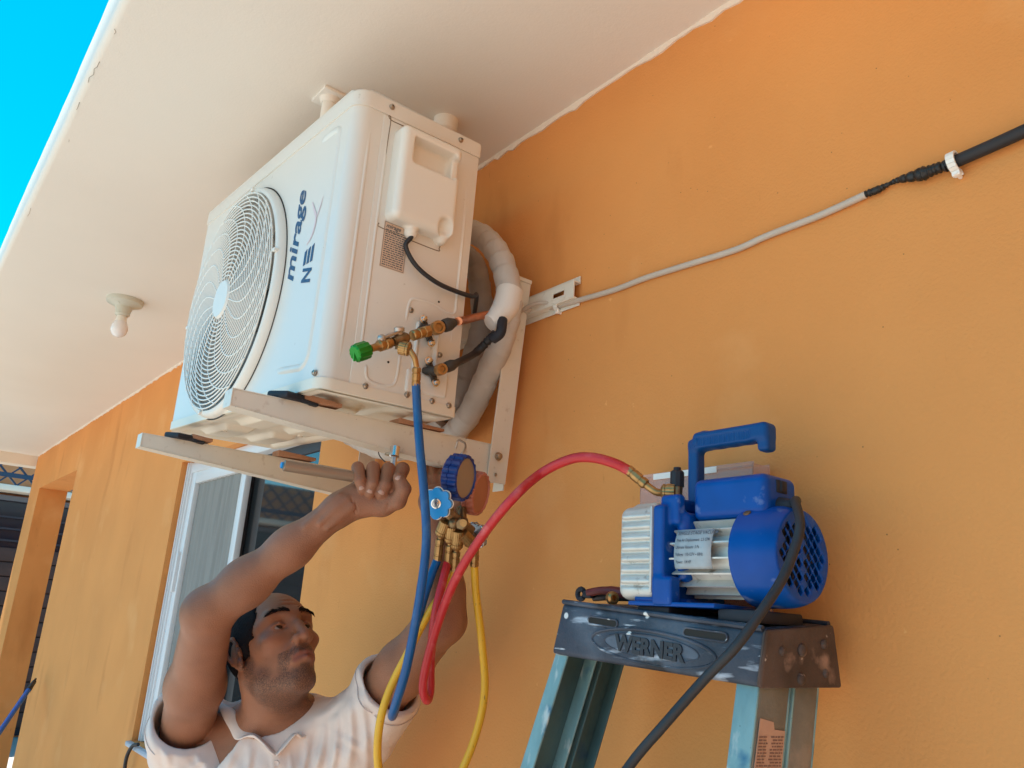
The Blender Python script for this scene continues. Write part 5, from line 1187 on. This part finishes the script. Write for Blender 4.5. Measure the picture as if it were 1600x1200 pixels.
def arm_ops(F):
    C = lambda a, b, ra, rb, k=.02: F.cap(V3(a), V3(b), ra, rb, k)
    # right arm
    C(RS, RS.lerp(RE, .45), .050, .0490); C(RS.lerp(RE, .45), RE, .0490, .0400, .03)
    F.ell(V3(RE - CX * .014 - CY * .002 - CZ * .006), (.022, .026, .024), .03)
    C(RE, RE.lerp(RW_, .28), .0385, .0368, .02); C(RE.lerp(RW_, .28), RE.lerp(RW_, .62), .0368, .0312, .03); C(RE.lerp(RW_, .62), RW_, .0312, .0250, .03)
    # right hand: palm, metacarpals, four curled fingers, thumb
    C(RW_, PP(556, 785, 1.39), .0262, .0250, .02); F.ell(V3(PP(572, 778, 1.395)), (.036, .022, .024), .02, R=[tuple(CX * .97 + CY * .24), tuple(CZ), tuple(CY)])
    C(PP(548, 792, 1.382), PP(600, 790, 1.382), .0185, .0170, .012)                     # heel and ball of the thumb
    mc = [(566, 752, 1.424, .0125), (585, 749, 1.428, .013), (604, 747, 1.43, .013), (621, 747, 1.428, .0125)]
    for a in mc: C(PP(553, 782, 1.395), PP(*a[:3]), .017, a[3], .012)
    fg = [[(566, 752, 1.424), (559, 731, 1.402), (563, 752, 1.374), (567, 765, 1.372)],
          [(585, 749, 1.428), (583, 731, 1.404), (583, 756, 1.373), (578, 770, 1.371)],
          [(604, 747, 1.430), (607, 733, 1.408), (603, 758, 1.376), (595, 772, 1.372)],
          [(621, 747, 1.428), (629, 733, 1.414), (622, 752, 1.390), (612, 764, 1.385)]]
    rad = [(.0115, .0112, .0102, .0090), (.0122, .0120, .0108, .0095), (.0125, .0122, .0112, .0098), (.0122, .0125, .0108, .0095)]
    for pts, r in zip(fg, rad):
        P_ = [V3(PP(*p)) for p in pts]
        for i in range(3): F.cap(P_[i], P_[i + 1], r[i], r[i + 1], .0010 if i else .004)
    T_ = [V3(PP(*p)) for p in ((596, 792, 1.385), (622, 783, 1.372), (631, 764, 1.370), (623, 746, 1.376))]
    for i, r in enumerate(((.0165, .0140), (.0140, .0125), (.0125, .0100))): F.cap(T_[i], T_[i + 1], r[0], r[1], .008 if i == 0 else .003)
    for i, pts in enumerate(fg):
        for j_, w_ in ((2, .0085), (1, .0095)):
            p_ = V3(PP(*pts[j_])); t_ = V3(PP(*pts[min(j_ + 1, 3)])) - V3(PP(*pts[j_ - 1])); t_ /= np.linalg.norm(t_); out = V3(CZ) - t_ * (V3(CZ) @ t_); out /= np.linalg.norm(out); sd_ = np.cross(t_, out)
            for o_ in (-.0012, .0012): F.cap(p_ + out * rad[i][j_] * 1.06 - sd_ * w_ + t_ * o_, p_ + out * rad[i][j_] * 1.06 + sd_ * w_ + t_ * o_, .0009, None, .0014, 'sub')
    for a_, b_ in (((541, 781, 1.3625), (500, 818, 1.3500)), ((549, 792, 1.3600), (512, 826, 1.3525)), ((530, 776, 1.368), (478, 822, 1.356))): F.cap(V3(PP(a_[0], a_[1], a_[2] + .0022)), V3(PP(b_[0], b_[1], b_[2] + .003)), .0026, .0016, .012)
    for a_, b_ in (((603, 800, 1.3640), (611, 774, 1.3640)), ((609, 800, 1.3600), (616, 776, 1.3600)), ((556, 806, 1.362), (549, 778, 1.362)), ((560, 805, 1.361), (554, 779, 1.361))): F.cap(V3(PP(*a_)), V3(PP(*b_)), .0010, None, .0025, 'sub')
    # left arm
    C(LS, LS.lerp(LE, .5), .050, .0450, .02); C(LS.lerp(LE, .5), LE, .0450, .0400, .03); F.ell(V3(LE + CX * .014 - CY * .008), (.018, .020, .020), .02)
    C(LE, LE.lerp(LW, .35), .0400, .0370, .02); C(LE.lerp(LW, .35), LW, .0370, .0250, .03)
    C(LW, PP(687, 805, 1.475), .0245, .024, .02); F.ell(V3(PP(685, 784, 1.49)), (.038, .020, .034), .015, R=[tuple(CX), tuple(CZ), tuple(CY)])
    for k, (x0, x1, ly, r) in enumerate(((664, 661, 712, .0092), (678, 677, 704, .0100), (692, 693, 705, .0100), (704, 707, 713, .0092))):
        a, b, c_, d_ = V3(PP(x0 + 4, 775, 1.50)), V3(PP(x0, 748, 1.53)), V3(PP(x1, 728, 1.57)), V3(PP(x1, ly + 6, 1.605))
        F.cap(a, b, r * 1.15, r * 1.05, .006); F.cap(b, c_, r * 1.05, r, .002); F.cap(c_, d_, r, r * .85, .002)
    F.cap(V3(PP(705, 800, 1.475)), V3(PP(722, 780, 1.46)), .0135, .0115, .01); F.cap(V3(PP(722, 780, 1.46)), V3(PP(726, 757, 1.462)), .0115, .0095, .003)
person = thing('person', (hips.x, hips.y, 0), 'man in a pale polo shirt looking up, both arms raised under the fan unit', 'person')
bx = [V3(p) for p in (RS, RE, RW_, LS, LE, LW, head_c, NB, PP(640, 700, 1.45), PP(730, 700, 1.56))]
lo = np.min(bx, 0) - .11; hi = np.max(bx, 0) + .11; ZS = 1.33
hgt = .0024
def region(lo, hi, h):
    A = Field(lo, hi, h); head_ops(A); neck_ops(A); B = Field(lo, hi, h); arm_ops(B); A.G = np.minimum(A.G, B.G); del B; return A
A = region((lo[0], lo[1], ZS), hi, hgt)
V, F_m = A.mesh(1); del A
def drop(V, F, lo, hi):
    c_ = V[F].mean(1); return F[~((c_ > lo) & (c_ < hi)).all(1)]
hbx = np.array([V3(PP(p[0], p[1], p[2])) for p in ((535, 800, 1.36), (535, 720, 1.36), (645, 720, 1.46), (645, 805, 1.46), (560, 760, 1.36), (600, 800, 1.46))])
for lo_, hi_, h_ in ((H0 - .125, H0 + .125, .0014), (hbx.min(0) - .012, hbx.max(0) + .012, .0012)):
    F_m = drop(V, F_m, lo_ + .001, hi_ - .001); Ah = region(lo_ - 2 * h_, hi_ + 2 * h_, h_); Vh, Fh = Ah.mesh(1); F_m = np.concatenate([F_m, Fh + len(V)]); V = np.concatenate([V, Vh]); del Ah
nV = len(V)
A2 = region((lo[0], lo[1], .80), (hi[0], hi[1], ZS + .012), .007); V2, F2 = A2.mesh(1)
hips_f = np.concatenate([F_m, F2 + nV]); V = np.concatenate([V, V2]); del A2
# skin colouring by place: lips, stubble, brows, nails stay put whatever the light
loc_ = (V - H0) @ HB.T / HS; X_, Y_, Z_ = loc_.T
def ss(a, b, x): t = np.clip((x - a) / (b - a), 0, 1); return t * t * (3 - 2 * t)
def segd(P, a, b):
    a, b = V3(a), V3(b); v = b - a; t = np.clip((P - a) @ v / (v @ v), 0, 1); return np.linalg.norm(P - a - t[:, None] * v, axis=1)
near = (np.linalg.norm(loc_, axis=1) < .19) & (segd(V, RS, RE) > .062) & (segd(V, RE, RW_) > .056)
lips = near * ss(.084, .090, Y_) * np.exp(-((Z_ + .0668 + 3.0 * X_ ** 2 * 3) / .0095) ** 4) * (1 - ss(.021, .027, np.abs(X_)))
beard = near * np.maximum.reduce([ss(-.080, -.092, Z_) * ss(-.04, 0, Y_), (1 - ss(.004, .011, np.abs(Z_ + .0515 + np.abs(X_) * .22))) * ss(.07, .085, Y_) * (1 - ss(.028, .034, np.abs(X_))),
    (1 - ss(.005, .010, np.abs(np.abs(X_) - .034 + (Z_ + .07) * .1))) * (Z_ < -.05) * (Z_ > -.10) * ss(.05, .07, Y_), ss(-.045, -.075, Z_) * ss(.042, .056, np.abs(X_)) * ss(-.03, -.01, Y_), (1 - ss(.008, .014, np.abs(X_))) * (1 - ss(.006, .012, np.abs(Z_ + .090))) * ss(.07, .08, Y_)])
side = near * (np.abs(X_) > .05) * (1 - ss(.008, .022, Y_)) * ss(-.012, -.004, Y_ + .0) * (Z_ < .02) * (Z_ > -.06)
beard = np.maximum(beard, side * .9)
cheek = near * np.exp(-(((np.abs(X_) - .042) / .02) ** 2 + ((Z_ + .028) / .018) ** 2)) * ss(.03, .05, Y_) + near * np.exp(-((X_ / .016) ** 2 + ((Z_ + .03) / .014) ** 2)) * ss(.09, .1, Y_)
body = raw('body', V, hips_f, M['skin'], person)
me = body.data
at_ = me.color_attributes.new('pigment', 'FLOAT_COLOR', 'POINT'); cc = np.ones((len(V), 4), np.float32); cc[:, 0] = lips; cc[:, 1] = np.clip(beard, 0, 1); cc[:, 2] = np.clip(cheek, 0, 1)
if len(me.vertices) == len(V): at_.data.foreach_set('color', cc.ravel())
nt = M['skin'].node_tree; n, l = nt.nodes, nt.links; b = n['Principled BSDF']
va = n.new('ShaderNodeVertexColor'); va.layer_name = 'pigment'; sep = n.new('ShaderNodeSeparateColor'); l.new(va.outputs[0], sep.inputs[0])
tc = n.new('ShaderNodeTexCoord'); nz = n.new('ShaderNodeTexNoise'); nz.inputs['Scale'].default_value = 560; l.new(tc.outputs['Object'], nz.inputs['Vector'])
mr = n.new('ShaderNodeMapRange'); mr.inputs['From Min'].default_value = .35; mr.inputs['From Max'].default_value = .6; mr.inputs['To Min'].default_value = .12; mr.inputs['To Max'].default_value = .85; l.new(nz.outputs['Fac'], mr.inputs['Value'])
cur = b.inputs['Base Color'].links[0].from_socket
def mixc(fac, col, cur):
    mx = n.new('ShaderNodeMix'); mx.data_type = 'RGBA'; l.new(fac, mx.inputs[0]); l.new(cur, mx.inputs[6]); mx.inputs[7].default_value = (*col, 1); return mx.outputs[2]
mu = n.new('ShaderNodeMath'); mu.operation = 'MULTIPLY'; l.new(sep.outputs[2], mu.inputs[0]); mu.inputs[1].default_value = .15; cur = mixc(mu.outputs[0], (.38, .12, .08), cur)
mu = n.new('ShaderNodeMath'); mu.operation = 'MULTIPLY'; l.new(sep.outputs[0], mu.inputs[0]); mu.inputs[1].default_value = .7; cur = mixc(mu.outputs[0], (.24, .075, .06), cur)
mu = n.new('ShaderNodeMath'); mu.operation = 'MULTIPLY'; l.new(sep.outputs[1], mu.inputs[0]); l.new(mr.outputs[0], mu.inputs[1]); cur = mixc(mu.outputs[0], (.055, .035, .028), cur)
l.new(cur, b.inputs['Base Color'])
for k, (pts_, r_) in enumerate((((563, 752, 1.374), (567, 765, 1.372), .0090), ((583, 756, 1.373), (578, 770, 1.371), .0095), ((603, 758, 1.376), (595, 772, 1.372), .0098), ((631, 764, 1.370), (623, 746, 1.376), .0100)) and [((a_, b_), r__) for a_, b_, r__ in (((563, 752, 1.374), (567, 765, 1.372), .0090), ((583, 756, 1.373), (578, 770, 1.371), .0095), ((603, 758, 1.376), (595, 772, 1.372), .0098), ((631, 764, 1.370), (623, 746, 1.376), .0100))]):
    a_, b_ = PP(*pts_[0]), PP(*pts_[1]); t_ = (b_ - a_).normalized(); n_ = (CZ - t_ * CZ.dot(t_)).normalized(); s_ = t_.cross(n_); m = MB()
    m.grid(lambda u, v: b_ - t_ * .0015 + t_ * (.010 * (u - .45)) * (1 - .25 * (2 * v - 1) ** 2 * (u > .5)) + s_ * math.sin((v - .5) * 1.7) * r_ * .88 + n_ * (math.cos((v - .5) * 1.7) * r_ * 1.03 - .0022 * max(0, u - .55) * 3), 6, 8); build('fingernail', m, M['nail'], person, solid=.0006)
# eyes
for s in (-1, 1):
    m = MB(); m.ball(hp(s * .031, .0665, .0025), .0128 * HS, 24); eo = build('eye', m, M['eye'], person)
    gz = (hr * .10 + hf_ * .95 + hu * .20); gz /= np.linalg.norm(gz); c_ = hp(s * .031, .0665, .0025)
    m = MB(); m.lathe(c_ + gz * .0107, gz, [(0, .0071), (.0010, .0067), (.0018, .0043), (.0020, .0005)], 24); build('iris', m, M['iris'], eo)
# short hair: a rough cap over the back and sides, receding at the front
hl, hh_ = H0 - .15, H0 + .15
Hf = Field(hl, hh_, .0024); Hf.ell(hp(0, -.019, .028), (.0775 * HS, .1005 * HS, .0905 * HS), 0, R=HB); Hf.ell(hp(0, -.005, .01), (.0745 * HS, .06 * HS, .07 * HS), .012, R=HB); Hf.ell(hp(0, .022, .022), (.0675 * HS, .0675 * HS, .0735 * HS), .015, R=HB)
gx, gy, gzz = Hf.coords(); L_c = np.stack([gx - H0[0], gy - H0[1], gzz - H0[2]], -1) @ HB.T / HS; lx, ly_, lz_ = L_c[..., 0], L_c[..., 1], L_c[..., 2]
hairline = np.minimum(.052 - 5.5 * np.maximum(0, lz_ - .02) ** 1.0 * .35 - .0 * lx, .040 + .0 * lx)
front = ly_ - np.where(lz_ > .0, .040 + .021 * np.clip((lz_ - .008) / .03, 0, 1) - .20 * lz_ - .9 * np.maximum(0, .045 - np.abs(lx)) * (lz_ > .05), .024 + lz_ * .6); low = (-.008 - .75 * np.clip(-.012 - ly_, 0, .06)) - lz_
low = np.where(ly_ > -.008, -.022 - lz_, low)
nois = .0012 * np.sin(lx * 900 + ly_ * 300) * np.sin(lz_ * 800 + lx * 200) + .001 * np.sin(ly_ * 1300 + lz_ * 500)
Hf.G = np.maximum.reduce([Hf.G + nois, front + nois * 2, low + nois * 2]).astype(np.float32)
V, F_m = Hf.mesh(1); raw('hair', V, F_m, M['hair'], person)
m = MB(); front_v = (Y_ > .03) & near & (Z_ > .0) & (Z_ < .07); bx_, by_, bz_ = X_[front_v], Y_[front_v], Z_[front_v]
for s in (-1, 1):
    for k in range(170):
        u = rng.rand(); x = .010 + .042 * u; z = .0290 + .0065 * math.sin(u * 2.4) - .006 * u * u + rng.randn() * .0026 * (1 - .35 * u)
        near_ = (np.abs(bx_ - s * x) < .0035) & (np.abs(bz_ - z) < .0035); y = (by_[near_].max() if near_.any() else .08) - .0002
        p = hp(s * x, y, z); d_ = hr * s * (.8) + hu * (.45 - .8 * u) + hf_ * (-.05 - .45 * u); d_ /= np.linalg.norm(d_)
        m.tube([p, p + d_ * .0035 + hf_ * .0009, p + d_ * .007 + hf_ * .0002], [.0006, .0005, .0002], 4)
build('eyebrows', m, M['hair'], person)
# polo shirt
sl_r = RS.lerp(RE, .20); sl_l = LS.lerp(LE, .26)
Sf = Field(np.array([min(RS.x, LS.x) - .2, min(RS.y, LS.y) - .22, .86]), np.array([max(RS.x, LS.x) + .2, max(RS.y, LS.y) + .2, 1.56]), .0029)
Sf.ell(V3(chest), (.172, .118, .21), .0, R=BB); Sf.ell(V3(belly), (.165, .120, .19), .06, R=BB); Sf.ell(V3(hips + Vector((0, 0, .06))), (.160, .115, .12), .06, R=BB)
nb2 = NB - Vector((0, 0, .030))
Sf.cap(V3(nb2), V3(RS.lerp(NB, .15) - Vector((0, 0, .010))), .058, .058, .05); Sf.cap(V3(nb2), V3(LS.lerp(NB, .15) - Vector((0, 0, .010))), .056, .056, .05)
dr_, dl_ = (RE - RS).normalized(), (LE - LS).normalized()
er, el = RS + dr_ * .072, LS + dl_ * .095
Sf.cap(V3(RS - Vector((0, 0, .015))), V3(er), .070, .073, .03); Sf.cap(V3(LS - Vector((0, 0, .012))), V3(el), .066, .064, .03)
# underarm cloth pulled from the sleeves to the ribs
Sf.cap(V3(er - dr_ * .02 - Vector((0, 0, .03))), V3(chest - lat * .12), .050, .06, .04); Sf.cap(V3(el - dl_ * .03 - Vector((0, 0, .03))), V3(chest + lat * .11), .045, .06, .04)
gx, gy, gzz = Sf.coords()
def fold(origin, axis_, freq, amp, ph, rad):
    """creases fanning out of a point"""
    dx_, dy_, dz_ = gx - origin[0], gy - origin[1], gzz - origin[2]; r_ = np.sqrt(dx_ ** 2 + dy_ ** 2 + dz_ ** 2) + 1e-6
    a_ = np.arctan2(dz_, dx_ * lat.x + dy_ * lat.y); return amp * np.sin(a_ * freq + ph + r_ * 9) * np.exp(-((r_ - rad) / (rad * .8)) ** 2)
def sdist(P): return np.sqrt((gx - P[0]) ** 2 + (gy - P[1]) ** 2 + (gzz - P[2]) ** 2)
la_ = gx * lat.x + gy * lat.y; wp = .035 * np.sin(gzz * 11 + la_ * 6) + .02 * np.sin(gzz * 23 + 1)
fo_ = .0016 * np.sin((la_ + wp) * 62) * (.5 + .5 * np.sin(gzz * 9 + la_ * 21)) + .0008 * np.sin((la_ * .8 + gzz * .6 + wp) * 105 + 1.3)
for P_, si in ((V3(RS), 1), (V3(LS), -1)):
    r_ = sdist(P_ + np.array([0, 0, -.02])); fo_ += .0030 * np.sin((gzz * .9 + si * la_ * .55) * 95 + np.sin(la_ * 30)) * np.exp(-((r_ - .10) / .06) ** 2)
dcx, dcy, dcz = gx - CAM_C[0], gy - CAM_C[1], gzz - CAM_C[2]
pu = dcx * CX.x + dcy * CX.y + dcz * CX.z; pv = dcx * CY.x + dcy * CY.y + dcz * CY.z; pw = -(dcx * CZ.x + dcy * CZ.y + dcz * CZ.z); pu, pv = 800 + FPX * pu / pw, 600 - FPX * pv / pw
for (xa, ya), (xb, yb), am, wd in (((352, 1138), (296, 1205), .0050, 5), ((338, 1122), (285, 1180), .0040, 5), ((372, 1158), (330, 1230), .0045, 6), ((392, 1165), (372, 1235), .0035, 5), ((246, 1120), (262, 1215), .0030, 5), ((330, 1105), (300, 1140), .003, 4),
    ((505, 1140), (482, 1225), .0050, 6), ((524, 1122), (512, 1225), .0040, 5), ((545, 1098), (541, 1215), .0055, 6), ((561, 1085), (572, 1215), .0035, 5), ((480, 1155), (462, 1235), .0035, 5), ((500, 1120), (540, 1080), .003, 5), ((528, 1150), (580, 1185), .003, 5),
    ((425, 1183), (421, 1260), .0022, 3), ((452, 1172), (449, 1260), .0022, 3), ((310, 1180), (350, 1260), .004, 6), ((268, 1200), (330, 1240), .004, 6)):
    L2 = (xb - xa) ** 2 + (yb - ya) ** 2; t_ = np.clip(((pu - xa) * (xb - xa) + (pv - ya) * (yb - ya)) / L2, 0, 1); bend = 5 * np.sin(t_ * PI)
    d2 = (pu - xa - t_ * (xb - xa) - bend) ** 2 + (pv - ya - t_ * (yb - ya)) ** 2; fo_ = fo_ - am * np.exp(-d2 / wd ** 2) * np.sin(PI * np.clip(t_ * .9 + .08, 0, 1)) + am * .6 * np.exp(-((np.sqrt(d2) - wd * 1.9) / wd) ** 2) * np.sin(PI * np.clip(t_ * .9 + .08, 0, 1))
Sf.G += fo_.astype(np.float32)
# hollow sleeves, cuffs cut square to the arm, neck opening
def cutend(P, d_, R):
    px_, py_, pz_ = gx - P.x, gy - P.y, gzz - P.z; t = px_ * d_.x + py_ * d_.y + pz_ * d_.z; rad_ = np.sqrt(np.maximum(px_ ** 2 + py_ ** 2 + pz_ ** 2 - t * t, 0))
    d = np.where(rad_ < R, t, -1); Sf.G = np.maximum(Sf.G, d.astype(np.float32))
cutend(er, dr_, .12); cutend(el, dl_, .12)
Sf.cap(V3(RS.lerp(er, .1)), V3(er + dr_ * .1), .058, .0685, .004, 'sub'); Sf.cap(V3(LS.lerp(el, .2)), V3(el + dl_ * .1), .052, .0595, .004, 'sub')
up_ = V3(hp(0, -.03, -.05)) - V3(NB); up_ /= np.linalg.norm(up_)
Sf.cap(V3(NB) + up_ * -.012, V3(NB) + up_ * .09, .0615, .078, .004, 'sub')
vdir = V3(fwd) * .085 + np.array([0, 0, -.062]); Sf.cap(V3(NB) + V3(fwd) * .045 + np.array([0, 0, .01]), V3(NB) + vdir * 1.12, .036, .006, .006, 'sub')
V, F_m = Sf.mesh(1); shirt = raw('shirt', V, F_m, M['shirt'], person); del Sf, gx, gy, gzz
for c_, d_, r_ in ((er, dr_, .0745), (el, dl_, .0655)):
    pts = []; u_ = d_.orthogonal().normalized(); v_ = d_.cross(u_); o_ = c_ - d_ * .016; SV = np.array([v.co + Vector((person.location)) for v in shirt.data.vertices]) if c_ is er else SV
    tt = (SV - V3(o_)) @ V3(d_); rl = SV - V3(o_) - tt[:, None] * V3(d_); rn = np.linalg.norm(rl, axis=1); band = (np.abs(tt) < .004) & (rn < .12) & (rn > .05)
    bu_, bv_ = rl[band] @ V3(u_), rl[band] @ V3(v_); an = np.arctan2(bv_, bu_); brn = rn[band]
    for k in range(80):
        a_ = -PI + 2 * PI * k / 80; da = np.abs((an - a_ + PI) % (2 * PI) - PI) < .08
        if da.any() and brn[da].max() < r_ + .012: pts.append(o_ + (u_ * math.cos(a_) + v_ * math.sin(a_)) * (float(brn[da].max()) + .0002))
        else:
            if len(pts) > 4: mm = MB(); mm.tube(pts, .0009, 5); build('hem_stitch', mm, M['button'], shirt)
            pts = []
    if len(pts) > 4: mm = MB(); mm.tube(pts, .0009, 5); build('hem_stitch', mm, M['button'], shirt)
# collar leaves, placket, button
def leaf(outer, inner):
    a, b = spline([PP(*p) for p in outer], 8), spline([PP(*p) for p in inner], 8); n_ = min(len(a), len(b)); m_ = MB()
    rows = []
    for i in range(n_):
        rows.append([m_.bm.verts.new(a[i].lerp(b[i], t) + CZ * (.006 * math.sin(t * PI))) for t in np.linspace(0, 1, 7)])
    for r0, r1 in zip(rows, rows[1:]):
        for k in range(6): m_.bm.faces.new((r0[k], r1[k], r1[k + 1], r0[k + 1]))
    return m_
m = leaf([(341, 1103, 1.60), (350, 1122, 1.555), (360, 1140, 1.52), (369, 1156, 1.495), (384, 1150, 1.482), (400, 1150, 1.472), (430, 1180, 1.455)], [(347, 1098, 1.595), (362, 1106, 1.56), (376, 1120, 1.53), (390, 1135, 1.51), (402, 1146, 1.495), (415, 1160, 1.48), (431, 1176, 1.462)])
o = build('collar', m, M['shirt'], shirt, solid=.003)
m = leaf([(494, 1112, 1.545), (495, 1125, 1.525), (491, 1138, 1.505), (474, 1153, 1.478), (465, 1146, 1.470), (452, 1160, 1.462), (434, 1180, 1.455)], [(470, 1104, 1.555), (473, 1116, 1.54), (470, 1127, 1.52), (463, 1138, 1.502), (455, 1148, 1.488), (446, 1160, 1.475), (433, 1176, 1.462)])
o = build('collar', m, M['shirt'], shirt, solid=.003)
m = MB(); pc = PP(432, 1192, 1.452); m.lathe(pc, CZ, [(0, .0055), (.0015, .0055), (.002, .005), (.0012, .003)], 16); build('button', m, M['button'], shirt)
# trousers and boots (below the frame)
Jf = Field((hips.x - .3, hips.y - .3, .02), (hips.x + .3, hips.y + .3, 1.02), .009)
Jf.ell(V3(hips), (.155, .112, .12), .0, R=BB)
for s in (-1, 1):
    h_, k_, a_ = V3(hips + lat * .085 * s + Vector((0, 0, -.04))), V3(hips + lat * .12 * s + fwd * .02 + Vector((0, 0, -.45))), V3(hips + lat * .15 * s - fwd * .02 + Vector((0, 0, -.85)))
    Jf.cap(h_, k_, .088, .065, .03); Jf.cap(k_, a_, .065, .052, .02)
V, F_m = Jf.mesh(1); raw('trousers', V, F_m, M['jeans'], person)
for s in (-1, 1):
    a_ = V3(hips + lat * .15 * s - fwd * .02); a_[2] = .05; Bf = Field(a_ - .2, a_ + .2, .008); t_ = a_ + V3(fwd) * .15
    Bf.cap(a_, a_ + np.array([0, 0, .09]), .047, .05, .02); Bf.cap(a_ - V3(fwd) * .03, t_, .045, .040, .03); Bf.plane((0, 0, .003), (0, 0, -1)); V, F_m = Bf.mesh(1); raw('boot', V, F_m, M['shoe'], person)
# socket wrench in the right hand
w0, w1 = PP(442, 727, 1.335), PP(626, 757, 1.425); wr_ = thing('socket_wrench', w0.lerp(w1, .6), 'steel socket wrench held in the raised hand, turning the bolt under the near arm', 'wrench')
dw = (w1 - w0).normalized(); Lw = (w1 - w0).length
m = MB(); m.lathe(w0, dw, [(0, .0045), (.002, .0095), (Lw * .58, .0095), (Lw * .585, .0065), (Lw, .0065)], 20); build('handle', m, mat('grip_sleeve', (.34, .25, .18), .4, .5), wr_)
m = MB(); m.lathe(w0 - dw * .004, dw, [(0, .003), (.001, .0055), (.004, .0055)], 16); build('end_cap', m, M['knobblue'], wr_)
bt = PP(617, 705, 1.448); bb_ = PP(611, 752, 1.425); m = MB(); m.cyl(bb_, bt, .0062, n=8); m.lathe(bt - (bt - bb_).normalized() * .012, bt - bb_, [(0, .007), (.002, .0092), (.020, .0092), (.020, .006)], 18); build('socket', m, M['chrome'], wr_)
